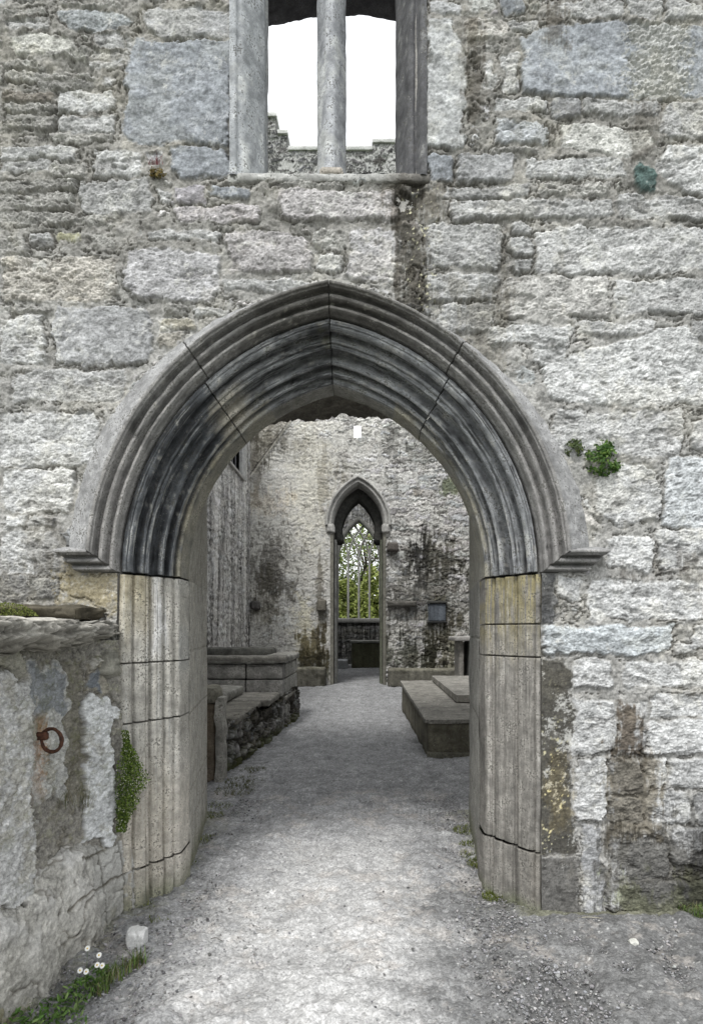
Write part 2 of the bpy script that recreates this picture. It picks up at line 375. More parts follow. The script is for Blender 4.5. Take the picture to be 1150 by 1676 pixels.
# layout coordinates: facade metres measured from the photo's grid (300 px per metre)
def WXl(px): return (np.asarray(px, float) - 597) / 300.
def WZl(py): return EYE + (1032 - np.asarray(py, float)) / 300.
def relief(name, x, z, h, col, keep, org, U, Vv, Nn, mat, parent):
    """grid (rows z, cols x): pos = org + U*x + V*z + N*h"""
    X, Z = np.meshgrid(x, z)
    P = np.array(org)[None, None] + X[..., None] * np.array(U) + Z[..., None] * np.array(Vv) + h[..., None] * np.array(Nn)
    F = grid_faces(len(z), len(x))
    if keep is not None:
        kf = keep.ravel()[F].all(1); F = F[kf]
    V = P.reshape(-1, 3); c = col.reshape(-1, 3)
    used = np.zeros(len(V), bool); used[F.ravel()] = True
    idx = np.cumsum(used) - 1
    return link(name, mesh_np(name, V[used], idx[F], c[used]), mat, parent)
def stain(c, X, Z, boxpx, tint, strength=1., soft=18, rough=14, px=True, seed=0.):
    x0, y0, x1, y1 = boxpx
    if px: PX = X * 300 + 597; PY = 1032 - (Z - EYE) * 300
    else: PX, PY = X, Z
    n = (samp(G_SM, X / 1.0 + seed, Z / 1.0 + seed * 2) * .7 + samp(G_ISO2, X / 1.0 + seed, Z / 1.0 + seed * 2) * .35) * rough + samp(G_STRK, X / 1.1 + seed, Z / 1.1) * rough * .6
    d = np.minimum(np.minimum(PX - x0, x1 - PX), np.minimum(PY - y0, y1 - PY)) + n
    return mulc(c, tint, sstep(-soft * .5, soft, d) * strength)
# ================================================================== ground
def build_ground():
    x = np.concatenate([[-400, -150, -60, -30, -15, -8], np.arange(-5, -2.0, .05), np.arange(-2.0, 2.0, .010), np.arange(2.0, 5, .05), [8, 15, 30, 60, 150, 400]])
    y = np.concatenate([[-300, -100, -30, -10, -3, 0, 1.2], np.arange(1.8, 4.4, .0095), np.arange(4.4, 8, .022), np.arange(8, 28, .06), [30, 36, 45, 70, 120, 300, 900]])
    X, Y = np.meshgrid(x, y)
    cl = samp(G_ISO, X / 3.0, Y / 3.0 + .3); cl2 = samp(G_ISO2, X / 1.6, Y / 1.6); fi = samp(G_FINE, X / 1.4, Y / 1.4)
    cobb = samp(G_FINE, X / 2.3 + .1, Y / 2.3)
    near = (Y > 1.5) & (Y < 9)
    # worn pale path runs through the doorway; loose grey gravel to the right and along the edges
    px = -.22 + .06 * np.sin(Y * 1.7) + .05 * cl2
    pathw = np.where(Y < 3.3, .62, .55)
    dpath = np.abs(X - px) / pathw
    pale = 1 - sstep(.55, 1.25, dpath + .16 * cl + .08 * cl2)
    pale *= sstep(1.2, 2.2, Y) * (1 - sstep(3.7, 5.2, Y + .25 * cl))
    hgt = .004 * samp(G_SM, X / 1.3, Y / 1.3) + .010 * cl
    hgt += .02 * sstep(1.0, 1.5, np.abs(X + .2)) * (Y < 3.4)
    hgt = np.where((Y > 1) & (Y < 30) & (np.abs(X) < 8), hgt, -.02 + 0 * hgt)
    g = np.array((.236, .234, .229)); wp = np.array((.465, .455, .435))
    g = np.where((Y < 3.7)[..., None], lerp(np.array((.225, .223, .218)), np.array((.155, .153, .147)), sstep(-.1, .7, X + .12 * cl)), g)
    c = g * (1 + .12 * cl2 + (.05) * fi)[..., None] + 0 * X[..., None]
    inside = sstep(3.6, 6.0, Y)
    c = c * (1 + .10 * sstep(3.5, 4.4, Y))[..., None]  # ground colour lifted past the doorway to offset the walls' shade
    c = mixc(c, wp, pale * .80)
    c = c * (1 + .05 * cl)[..., None]
    c = c * np.array((.985, 1., 1.03))
    c = mixc(c, (.46, .42, .38), sstep(.6, 1.7, samp(G_ISO, X / 2. + .6, Y / 2.)) * .30 * (Y < 6))
    c = mulc(c, (.45, .44, .42), sstep(1.6, 2.6, fi + .5 * cobb) * (Y < 7) * .6)
    c = mixc(c, (.62, .62, .6), sstep(1.9, 2.7, cobb + .3 * fi) * (Y < 7) * .6)
    # green and soil against walls
    edge = np.maximum(sstep(.88, 1.15, np.abs(X + .20) + .07 * cl2) * (Y > 3.3) * (Y < 5.3), sstep(1.25, 1.42, np.abs(X + .0) + .08 * cl2) * (Y < 3.4) * (X < 0))
    c = mixc(c, (.12, .12, .06), edge * .55)
    out = (Y > 27.9) | (np.abs(X) > 9)
    c = np.where(out[..., None], np.array((.09, .14, .04)), c)
    V = np.stack([X, Y, hgt], -1).reshape(-1, 3)
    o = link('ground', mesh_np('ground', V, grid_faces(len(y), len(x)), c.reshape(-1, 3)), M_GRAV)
    props(o, 'grey gravel ground with a pale worn path leading through the doorway', 'ground', kind='structure')
build_ground()

# ================================================================== facade
AX = -.193          # door axis (m)
AXP = 539           # same in photo units
ZS = WZ(937)        # springing
CC = 85             # arc centre offset, photo units (300/m)
facade = thing('stone_wall', (AX, D0, 0), 'tall grey rubble stone wall pierced by the big moulded pointed doorway', 'wall')
B = lambda x0, y0, x1, y1: [(x0, y0), (x1, y1)]
FS = [
 # left, top down
 ([(95, 22), (150, 12), (205, 22), (216, 36), (195, 52), (120, 50)], 'R', .95, (.95, 1, 1.04)),
 ([(238, 14), (378, 12), (378, 60), (262, 60), (240, 48)], 'G', .95), (B(205, 62, 226, 80), 'R', 1.0),
 ([(12, 56), (60, 55), (110, 62), (148, 92), (140, 97), (22, 90)], 'W', .95, (1.02, 1.01, .95)),
 (B(14, 28, 82, 48), 'R'), (B(154, 54, 202, 75), 'R', 1.05), (B(98, 2, 200, 12), 'L'), (B(0, 12, 82, 22), 'L'),
 ([(212, 64), (378, 62), (378, 236), (215, 232), (203, 215), (207, 130)], 'D', 1.0),
 (B(0, 97, 70, 112), 'L', .9), (B(75, 80, 148, 96), 'L', 1.0), (B(150, 80, 208, 96), 'L', 1.05), (B(145, 98, 203, 110), 'R', 1.1),
 (B(5, 114, 150, 128), 'L', 1.0), ([(165, 118), (192, 126), (180, 137), (165, 130)], 'R', 1.1), (B(60, 128, 150, 144), 'L', .85),
 (B(88, 146, 190, 180), 'W', .92), (B(0, 146, 82, 166), 'K', 1.6), (B(0, 168, 85, 182), 'L', .95),
 (B(100, 186, 192, 218), 'R', .95), (B(0, 186, 95, 212), 'L', .85), (B(82, 218, 190, 232), 'L', 1.0),
 (B(0, 238, 130, 262), 'W', .88), (B(0, 264, 82, 280), 'R', .98), (B(84, 264, 145, 290), 'L', .95),
 (B(154, 246, 230, 292), 'W', 1.0), (B(238, 246, 272, 264), 'G', .95), ([(280, 240), (372, 238), (385, 262), (385, 290), (290, 290), (280, 276)], 'D', .95),
 (B(0, 292, 128, 312), 'L', .82), (B(130, 296, 246, 352), 'R', .85), (B(0, 316, 120, 342), 'L', .9), (B(255, 312, 284, 330), 'R', 1.0),
 (B(287, 304, 340, 330), 'G', .95, (1.03, .98, 1.02)), (B(345, 300, 410, 320), 'D', .9), (B(286, 334, 430, 362), 'R', .92, (1.03, .98, 1.)),
 (B(0, 346, 190, 370), 'L', .95), (B(88, 380, 130, 396), 'G', .9, (1.05, 1.02, .7)), (B(45, 382, 84, 400), 'W', .85), (B(135, 384, 190, 400), 'L', 1.),
 (B(0, 386, 40, 416), 'L', 1.05), (B(244, 374, 358, 390), 'R', .95),
 (B(0, 418, 192, 494), 'L', 1.10, (1.03, 1., .97)), ([(207, 412), (262, 402), (356, 412), (358, 480), (340, 492), (215, 486), (206, 470)], 'R', 1.02, (1., .99, 1.02)),
 ([(364, 376), (440, 376), (506, 392), (508, 440), (372, 447)], 'R', .98, (1.03, .99, 1.)), (B(362, 455, 520, 474), 'R', .95),
 (B(455, 312, 652, 362), 'R', .95, (1.03, .99, 1.)), (B(512, 376, 566, 406), 'L', .85), (B(516, 412, 562, 441), 'W', .95),
 (B(571, 372, 656, 458), 'R', 1.0, (1.01, .99, 1.01)), (B(440, 296, 560, 308), 'L', .8),
 (B(88, 498, 246, 598), 'G', .98), (B(0, 516, 72, 596), 'W', .92), (B(12, 500, 84, 512), 'L', .85),
 (B(262, 496, 304, 516), 'L', .95), (B(312, 500, 374, 518), 'W', .9), (B(260, 522, 318, 540), 'R', .95, (1.05, 1., .85)), (B(254, 544, 298, 566), 'R', .85, (1.05, 1., .9)),
 (B(20, 606, 204, 660), 'R', 1.02), (B(0, 674, 160, 764), 'W', .97), (B(0, 768, 118, 836), 'W', .88),
 (B(0, 842, 46, 866), 'W', .95), (B(0, 872, 96, 940), 'W', .88), (B(50, 846, 92, 866), 'R', .9), (B(0, 944, 44, 985), 'R', .6), (B(50, 948, 98, 985), 'R', .62),
 ([(100, 948), (150, 940), (203, 942), (203, 1010), (160, 992), (105, 975)], 'G', .80, (1.08, 1., .82)),
 # right, top down
 ([(697, 25), (755, 26), (757, 80), (792, 190), (798, 238), (697, 240)], 'D', 1.32, (1.06, 1.02, .95)),
 (B(820, -4, 862, 22), 'D', .9), (B(900, 0, 1020, 28), 'R', .95), (B(1024, -4, 1090, 28), 'R', .8), (B(1094, 0, 1150, 30), 'R', .95), (B(700, 0, 760, 20), 'G', 1.),
 (B(764, 34, 830, 66), 'R', .95, (1.04, 1, .95)), (B(764, 72, 820, 88), 'L', .7), (B(830, 32, 882, 52), 'R', 1.),
 ([(852, 70), (880, 46), (940, 34), (1060, 36), (1150, 42), (1165, 158), (1000, 158), (858, 150)], 'D', .97),
 ([(786, 102), (806, 98), (812, 148), (796, 150)], 'R', 1.08), ([(818, 92), (846, 82), (850, 146), (822, 148)], 'R', 1.),
 (B(810, 158, 897, 178), 'W', .95), (B(901, 156, 948, 188), 'G', .8), (B(950, 160, 1078, 188), 'R', 1.),
 (B(814, 196, 896, 234), 'W', .9, (.97, 1., 1.05)), ([(914, 198), (1000, 200), (1062, 216), (1066, 238), (1025, 262), (918, 238)], 'W', 1.04, (1.02, 1.01, .97)),
 (B(806, 238, 882, 250), 'L', .85), (B(748, 250, 840, 296), 'G', .9), (B(858, 258, 1026, 292), 'W', .88), (B(700, 250, 742, 294), 'D', .9),
 ([(1034, 276), (1050, 260), (1076, 278), (1077, 312), (1038, 314)], 'E', 1.),
 (B(1086, 166, 1170, 228), 'R', 1.), ([(1072, 262), (1100, 236), (1170, 234), (1170, 314), (1120, 312), (1078, 280)], 'W', .95),
 (B(728, 302, 870, 322), 'R', .85), (B(740, 326, 1006, 358), 'R', .98), (B(1010, 320, 1170, 358), 'R', 1.0), (B(880, 300, 1000, 320), 'L', 1.05),
 (B(694, 364, 822, 438), 'R', 1.0), (B(836, 366, 870, 384), 'R', 1.), (B(832, 390, 872, 412), 'W', .95), (B(834, 418, 870, 444), 'R', .9),
 ([(877, 382), (940, 368), (1170, 370), (1170, 440), (1120, 446), (878, 446)], 'R', 1.12), (B(820, 452, 994, 517), 'R', 1.04, (1.02, 1., .97)), (B(1004, 456, 1170, 512), 'R', 1.08),
 (B(694, 448, 812, 488), 'R', .92), (B(716, 490, 810, 540), 'R', .92), (B(800, 530, 934, 568), 'W', .93),
 (B(940, 524, 1076, 546), 'R', 1.06), (B(1136, 522, 1170, 552), 'R', .9),
 ([(882, 606), (905, 586), (1000, 562), (1100, 528), (1128, 530), (1150, 556), (1170, 660), (990, 665), (902, 658)], 'W', .97),
 (B(872, 566, 930, 600), 'W', .9), (B(906, 672, 1116, 744), 'R', 1.04), (B(1128, 684, 1170, 740), 'R', 1.05),
 ([(970, 790), (990, 762), (1040, 754), (1076, 778), (1080, 850), (1010, 866), (975, 840)], 'W', 1.0), (B(1084, 748, 1170, 864), 'W', .95, (.97, 1., 1.03)),
 (B(992, 878, 1068, 934), 'W', .96), (B(1076, 868, 1170, 928), 'W', .92), (B(960, 952, 1170, 1012), 'W', 1.04), (B(912, 944, 952, 985), 'W', .85),
 ([(890, 1024), (1108, 1022), (1096, 1060), (1060, 1070), (890, 1072)], 'W', .92, (.95, 1., 1.04)), (B(1130, 1020, 1170, 1062), 'W', 1.), (B(1104, 1054, 1138, 1072), 'W', .85),
 (B(934, 1082, 1004, 1126), 'W', 1.02), (B(1020, 1080, 1170, 1126), 'W', 1.06), (B(934, 1148, 1006, 1236), 'W', 1.04), (B(1012, 1150, 1056, 1236), 'R', .9),
 (B(1060, 1138, 1170, 1174), 'W', 1.0), (B(1058, 1180, 1170, 1234), 'W', 1.05), (B(942, 1244, 996, 1344), 'W', .94), (B(1000, 1246, 1052, 1300), 'R', .8),
 (B(1058, 1242, 1094, 1286), 'W', .98), (B(1098, 1242, 1170, 1288), 'W', 1.02), (B(1060, 1292, 1130, 1348), 'W', .94), (B(1000, 1304, 1054, 1348), 'R', .85),
 (B(1000, 1356, 1092, 1440), 'R', .85), (B(1096, 1356, 1180, 1420), 'R', .8), (B(990, 1444, 1180, 1500), 'R', .75), (B(1136, 1296, 1180, 1350), 'R', .9),
 # dressed jamb stones beside the door mouldings, right
 ([(872, 938), (908, 938), (908, 1022), (872, 1022)], 'G', .36), ([(872, 1026), (886, 1026), (886, 1072), (872, 1072)], 'G', .5),
 ([(872, 1076), (922, 1076), (934, 1096), (938, 1398), (872, 1398)], 'G', .20, (1.06, 1., .86)), ([(872, 1402), (946, 1402), (946, 1520), (872, 1520)], 'G', .36, (1.04, 1., .93)),
 ([(950, 1350), (984, 1350), (988, 1510), (950, 1510)], 'G', .80),
 # outside the picture: a few ashlars
 (B(-190, 120, -40, 190), 'R'), (B(-400, 100, -230, 200), 'G'), (B(-380, 400, -220, 470), 'W'), (B(-420, 620, -200, 720), 'R'), (B(-200, 640, -30, 720), 'W'), (B(1200, 120, 1330, 200), 'W'), (B(1360, 300, 1500, 380), 'G'), (B(1220, 880, 1420, 960), 'W'), (B(1200, 1040, 1360, 1120), 'R'), (B(1240, 1200, 1400, 1290), 'W'), (B(1210, 300, 1330, 360), 'D'), (B(-160, 300, -30, 360), 'W'), (B(-150, 520, -10, 590), 'G'), (B(1190, 480, 1340, 560), 'R'), (B(1190, 700, 1330, 780), 'W'),
]
def build_facade():
    st = .0046
    x = np.concatenate([np.arange(-5.2, -3.4, .03), np.arange(-3.4, -2.05, .011), np.arange(-2.05, 1.92, st), np.arange(1.92, 3.3, .011), np.arange(3.3, 5.2, .03)])
    z = np.concatenate([np.arange(-.06, 5.05, st), np.arange(5.05, 6.2, .011), np.arange(6.2, 8.0, .03)])
    X, Z = np.meshgrid(x, z)
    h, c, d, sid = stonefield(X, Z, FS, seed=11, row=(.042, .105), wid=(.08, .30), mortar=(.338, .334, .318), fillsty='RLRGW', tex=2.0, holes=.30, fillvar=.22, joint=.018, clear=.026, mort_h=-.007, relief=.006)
    PX = X * 300 + 597; PY = 1032 - (Z - EYE) * 300
    iso = samp(G_ISO2, X / 1.0 + .1, Z / 1.0 + .2); big = samp(G_ISO, X / 3.0, Z / 3.0)
    # big dressed block right: rough white half
    m = sstep(1020, 1040, PX + 14 * iso) * (PY < 160) * (PY > 34) * (1 - sstep(1110, 1135, PX + 10 * iso))
    c = mixc(c, (.52, .52, .49), m * .75); h = h + m * .006 * samp(G_LAY2, X / 1.6, Z / 1.6)
    # pale veins on dressed blue block left
    v = sstep(6, 0, np.abs(PY - (205 - (PX - 300) * .28 + 6 * iso))) * sstep(300, 320, PX) * (PX < 378) + sstep(6, 0, np.abs(PY - (125 - (PX - 275) * .22 + 6 * iso))) * sstep(265, 290, PX) * (PX < 360)
    c = mixc(c, (.58, .60, .62), v * .6)
    # lime mortar smears near left
    c = mulc(c, (1.08, 1.06, 1.0), sstep(.3, 1.2, big) * .6)
    c = mulc(c, (.84, .84, .84), sstep(.2, 1.4, -big) * .8)
    c = mulc(c, (.90, .90, .90), sstep(620, 0, PY) * .6)
    c = mulc(c, (.80, .79, .77), (1 - sstep(0, .016, d)) * sstep(520, 250, PY + 40 * big))
    # dark run below the window
    c = stain(c, X, Z, (644, 290, 699, 515), (.25, .235, .21), .95, 16, 9)
    c = stain(c, X, Z, (636, 292, 740, 360), (.45, .42, .37), .8, 26, 16, seed=.2)
    fl = sstep(1.6, 2.1, samp(G_FINE, X / 3.0 + .3, Z / 3.0)) * sstep(655, 668, PX) * sstep(735, 690, PX) * (PY > 300) * (PY < 510)
    c = mixc(c, (.62, .60, .42), fl * .9)
    c = stain(c, X, Z, (760, 20, 790, 245), (.42, .40, .37), .9, 16, 9, seed=.4)
    c = stain(c, X, Z, (1040, 170, 1080, 260), (.5, .48, .45), .8, 16, 12, seed=.5)
    c = stain(c, X, Z, (890, -10, 925, 70), (.45, .42, .38), .9, 14, 10, seed=.6)
    c = stain(c, X, Z, (815, 350, 838, 530), (.6, .58, .54), .8, 14, 8, seed=.7)
    c = stain(c, X, Z, (738, 470, 830, 620), (.62, .60, .55), .8, 26, 14, seed=.8)
    # brown damp patch right
    c = stain(c, X, Z, (999, 1154, 1057, 1240), (.30, .25, .20), .95, 12, 8, seed=.1)
    c = stain(c, X, Z, (992, 1228, 1084, 1380), (.48, .44, .37), .95, 16, 10, seed=.15)
    c = stain(c, X, Z, (985, 1352, 1230, 1560), (.42, .41, .39), 1.0, 24, 20, seed=.3)
    c = stain(c, X, Z, (1108, 1320, 1230, 1560), (.42, .42, .42), .9, 24, 16, seed=.35)
    c = stain(c, X, Z, (1000, 1440, 1230, 1560), (.75, .80, .50), .7, 24, 16, seed=.45)
    c = stain(c, X, Z, (1020, 925, 1130, 950), (.45, .43, .41), .8, 16, 14, seed=.55)
    c = stain(c, X, Z, (880, 945, 905, 1010), (.45, .45, .45), .9, 10, 10, seed=.65)
    c = stain(c, X, Z, (-30, 930, 100, 1010), (.62, .60, .56), .8, 20, 14, seed=.75)
    c = stain(c, X, Z, (50, 860, 125, 945), (.6, .58, .55), .7, 16, 14, seed=.05)
    # lichen on the jamb stone right
    fl = sstep(1.3, 1.9, samp(G_FINE, X / 3.2 + .6, Z / 3.2 + .1)) * sstep(872, 885, PX) * sstep(938, 925, PX) * sstep(1060, 1300, PY) * (PY < 1400)
    c = mixc(c, (.60, .57, .38), fl * .9)
    c = stain(c, X, Z, (895, 1230, 925, 1350), (1.5, 1.3, .8), .5, 20, 10, seed=.9)
    yl = sstep(22, 0, np.abs(PX - 150) - 30 + 14 * iso) * sstep(20, 0, np.abs(PY - 960) - 20 + 10 * iso)
    c = mixc(c, (.32, .26, .12), yl * .4)
    # flat dressed faces
    smooth = ((PX > 868) & (PX < 940) & (PY > 1076))
    h = np.where(smooth, h * .35 - .003, h)
    # openings
    rr = 420 + 0 * PX
    hw = np.abs(PX - AXP); up = 937 - PY
    rad = np.hypot(hw + CC, np.maximum(up, 0))
    arch = (rad < 374 + CC) & (up > 0)
    arch |= (hw < 346) & (PY > 860) & (up <= 3) | ((hw < 346) & (up > 0) & (up < 90))
    jamb = (up <= 0) & (hw < 343)
    win = (PX > 382) & (PX < 694) & (PY < 292) & (PY > -420)
    keep = ~(arch | jamb | win)
    relief('masonry', x, z, h, c, keep, (0, D0, 0), (1, 0, 0), (0, 0, 1), (0, -1, 0), M_WALL, facade)
build_facade()

def box_mesh(lo, hi):
    x0, y0, z0 = lo; x1, y1, z1 = hi
    V = np.array([(x, y, z) for z in (z0, z1) for y in (y0, y1) for x in (x0, x1)])
    F = np.array([(0, 2, 3, 1), (4, 5, 7, 6), (0, 1, 5, 4), (2, 6, 7, 3), (0, 4, 6, 2), (1, 3, 7, 5)])
    return V, F
def core(name, boxes, parent, colr=(.30, .29, .27), mat=None):
    Vs, Fs, n = [], [], 0
    for lo, hi in boxes:
        V, F = box_mesh(lo, hi); Vs.append(V); Fs.append(F + n); n += 8
    V = np.concatenate(Vs); return link(name, mesh_np(name, V, np.concatenate(Fs), np.full((len(V), 3), 1.) * np.array(colr), smooth=False), mat or M_FAR, parent)
YF = D0 + .035; YB = 5.02
hwd = 345 / 300
core('wall_core', [((-5.2, YF, -.1), (AX - hwd, YB, 7.98)), ((AX + hwd, YF, -.1), (5.2, YB, 7.98)),
                   ((AX - hwd + .002, 3.80, 3.34), (AX + hwd - .002, YB - .003, 3.93)),
                   ((AX - hwd + .002, 3.36, 3.50), (AX + hwd - .002, 3.798, 3.97)),
                   ((AX - hwd + .002, YF + .002, 3.95), (AX - .66, YB - .002, 7.97)), ((AX + .47, YF + .002, 3.95), (AX + hwd - .002, YB - .002, 7.97)),
                   ((AX - .658, 3.60, 6.9), (AX + .468, YB - .006, 7.96))], facade, (.33, .32, .30))

# ------------------------------------------------------------------ moulding sweeps
def prof_order(n=170):
    """innermost moulded order: splayed diagonal with rolls and hollows (half width, depth) in photo units"""
    t = np.linspace(0, 1, n)
    hw = 341 + (274 - 341) * t; d = 4 + (100 - 4) * t
    def roll(c, w, a): 
        q = (t - c) / w; return a * np.sqrt(np.clip(1 - q * q, 0, 1))
    o = .9 * (roll(.5, .012, 3) - roll(.435, .008, 3) - roll(.335, .007, 3) + roll(.215, .012, 4) + roll(.71, .012, 4) - roll(.04, .008, 3)) + roll(.085, .08, 9) - roll(.215, .05, 13) + roll(.30, .035, 6) + roll(.375, .04, 8) - roll(.50, .085, 17) + roll(.62, .045, 10) - roll(.71, .045, 13) + roll(.80, .045, 8) - roll(.875, .028, 7) + roll(.945, .04, 6)
    nx, ny = -96 / 117., -67 / 117.       # outwards to the opening / viewer
    hw = hw + nx * o * 1.0; d = d + ny * o * 1.0
    hw = np.concatenate([[347, 343], hw, [274, 274, 275, 276]]); d = np.concatenate([[50, 14], d, [101, 106, 130, 158]])
    return np.stack([hw, d], 1)
def prof_jamb(n=120):
    t = np.linspace(0, 1, n)
    hw = 339 + (274 - 339) * t; d = 3 + (100 - 3) * t
    def roll(c, w, a):
        q = (t - c) / w; return a * np.sqrt(np.clip(1 - q * q, 0, 1))
    o = roll(.07, .07, 2.5) + roll(.30, .12, 3) - roll(.165, .022, 8) - roll(.36, .014, 4) - roll(.455, .028, 9) + roll(.58, .08, 3.5) - roll(.56, .012, 2) - roll(.695, .022, 7) + roll(.79, .055, 3) - roll(.875, .02, 4.5) + roll(.95, .04, 2)
    nx, ny = -.83, -.56
    hw = hw + nx * o; d = d + ny * o
    hw = np.concatenate([[353, 345], hw, [274, 274, 275]]); d = np.concatenate([[16, 3], d, [101, 130, 160]])
    return np.stack([hw, d], 1)
def prof_jamb_r(n=130):
    t = np.linspace(0, 1, n)
    hw = 339 + (274 - 339) * t; d = 3 + (100 - 3) * t
    def roll(c, w, a):
        q = (t - c) / w; return a * np.sqrt(np.clip(1 - q * q, 0, 1))
    o = -roll(.035, .022, 6) + roll(.20, .13, 2.5) - roll(.355, .018, 7) - roll(.405, .014, 4) + roll(.51, .08, 2) - roll(.60, .010, 2.5) + roll(.70, .08, 2) - roll(.80, .018, 6) - roll(.86, .014, 4) + roll(.94, .04, 2)
    hw = hw - .83 * o; d = d - .56 * o
    hw = np.concatenate([[353, 345], hw, [274, 274, 275]]); d = np.concatenate([[16, 3], d, [101, 130, 160]])
    return np.stack([hw, d], 1)
def resample(P, n):
    P = np.array(P, float); L = np.concatenate([[0], np.cumsum(np.hypot(*np.diff(P, axis=0).T))])
    s = np.linspace(0, L[-1], n); return np.stack([np.interp(s, L, P[:, 0]), np.interp(s, L, P[:, 1])], 1)
PO = prof_order(); PJL = prof_jamb(); PJR = prof_jamb_r()
PH = resample([(431, 8), (427, -2), (406, -15), (386, -29), (382, -29), (381, -25), (378.5, -25), (378, -12), (375, -8), (373, -9), (372.5, -15), (369, -19), (365, -18.5), (363, -14), (362.5, -5), (360, -1), (358, -2), (357.5, -8), (355, -8), (354.5, -12), (350.5, -13), (348, -9), (347.5, -2), (346, 4), (345, 24)], 130)
def sweep_arc(name, prof, side, s0, s1, colf, parent, step=.010, taper=None, amp=.0028, seed=0, foot=None):
    n = max(6, int(1.9 * (s1 - s0) / step)); s = np.linspace(s0, s1, n)
    ej = np.array([0, .0009, .0018, .0028, .004]); s = np.unique(np.concatenate([s[2:-2], s0 + ej, s1 - ej])); n = len(s)
    S, K = np.meshgrid(s, np.arange(len(prof)), indexing='ij')
    hw = prof[:, 0][None, :] + 0 * S; d = prof[:, 1][None, :] + 0 * S
    if taper is not None: hw = hw + taper(S, hw)
    # joint: stone arrises worn back
    e = np.minimum(S - s0, s1 - S) * 1.9 * 300
    d = d + 2.0 * np.exp(-(e / .6) ** 2)
    r = hw + CC; thm = np.arccos(CC / r); th = S * thm
    if foot is not None and s0 < .01:
        t0 = np.arcsin(np.clip((937 - foot(hw)) / r, 0, 1)); th = t0 + (thm * s1 - t0) * (S - s0) / (s1 - s0)
    X = -(r * np.cos(th) - CC) * -side * -1
    X = side * (r * np.cos(th) - CC)
    Xw = AX + X / 300; Zw = ZS + r * np.sin(th) / 300; Yw = D0 + d / 300
    P = np.stack([Xw, Yw, Zw], -1)
    nz = np.stack([fbm3(P, 22, 3, seed), fbm3(P, 22, 3, seed + 9), fbm3(P, 22, 3, seed + 5)], -1)
    big = fbm3(P, 7, 2, seed + 3)
    pit = sstep(.45, .8, fbm3(P, 55, 2, seed + 14)); P = P + amp * nz * (1 + 1.8 * sstep(386, 396, hw))[..., None]; P[..., 1] += .004 * big + .0035 * pit
    chip = sstep(.42, .62, fbm3(P, 13, 3, seed + 21)); P[..., 1] += .007 * chip; P[..., 2] += .003 * chip
    c = colf(S, (hw - 276) / 65., hw, d, P, seed)
    c = mulc(c, (.30, .29, .28), np.exp(-(e / .6) ** 2) * .95)
    F = grid_faces(n, len(prof))
    if side < 0: F = F[:, ::-1]
    return link(name, mesh_np(name, P.reshape(-1, 3), F, c.reshape(-1, 3)), M_DRESS, parent)
def streak(S, K, su, sv, seed=0., G=None):
    return samp(G_STRK if G is None else G, K * su + seed, S * sv + seed * 1.7)
def col_order(S, t, hw, d, P, seed):
    left = P[..., 0] < AX
    st = .6 * samp(G_STRK, (hw * .7 + d * .5) / 300. * 1.3 + (0 if seed < 50 else .5), S * .55) + .6 * samp(G_STRK, (hw * .7 + d * .5) / 300. * 3.1 + .3, S * 1.4)
    f = fbm3(P, 9, 4, seed); f2 = fbm3(P, 30, 3, seed + 2)
    base = np.full(P.shape, 1.) * np.array((.235, .243, .25))
    c = base * (1 + .30 * st + .2 * f)[..., None]
    low = left & (S < .60)
    dk = np.array((.105, .112, .120)) * (1 + .30 * st + .45 * f + .25 * f2)[..., None]
    c = np.where(low[..., None], dk, c)
    c = mixc(c, (.36, .36, .34), sstep(.6, 1.5, st + f * .8 + .5 * f2) * .7)
    c = mixc(c, (.04, .041, .043), sstep(.5, 1.3, -st + f * .9 + .4 * f2) * .7)
    c = mixc(c, (.45, .44, .40), sstep(.38, .6, f2 + .25 * f) * .5)
    # pale damaged patch at the left joint
    pt = left * sstep(.10, .02, np.abs(S - .62) + .05 * f2) * sstep(.35, 0.05, np.abs(t - .35) - .1)
    c = mixc(c, (.42, .39, .32), pt * .75)
    # pale innermost arris
    c = mixc(c, (.40, .37, .28), sstep(.14, .0, t) * sstep(-.3, .6, f + .3) * .7 * (S < .75))
    c = mixc(c, (.30, .29, .25), (d > 105) * .6)
    c = mulc(c, (.55, .55, .55), sstep(.75, .98, S + .1 * f) * sstep(.05, .3, t) * .6)
    c = mixc(c, (.13, .13, .06), sstep(.35, .7, f) * (S > .6) * .3)
    return c
def col_hood(S, t, hw, d, P, seed):
    f = fbm3(P, 8, 4, seed); f2 = fbm3(P, 40, 3, seed + 2)
    st = samp(G_STRK, hw / 300. * 1.0 + .3, S * .8)
    c = np.full(P.shape, 1.) * np.array((.205, .202, .195)) * (1 + .22 * st + .25 * f)[..., None]
    c = mixc(c, np.array((.29, .29, .29)) * (1 + .35 * f + .3 * f2)[..., None], sstep(384, 392, hw))
    c = mixc(c, (.46, .46, .45), sstep(.35, .8, f2) * sstep(384, 395, hw) * .6)
    c = mixc(c, (.075, .07, .062), sstep(.62, .95, S + .25 * f) * (hw < 386) * .7)
    c = mixc(c, (.40, .39, .35), sstep(.35, .6, f2 + .3 * f) * (hw < 388) * .5)
    c = mixc(c, (.06, .055, .05), sstep(.45, .9, -f2 + .3 * st) * (hw < 388) * .5)
    c = mixc(c, (.30, .29, .28), (S < .35) * (hw < 386) * .55)
    return c
jl, jr = .615, .63
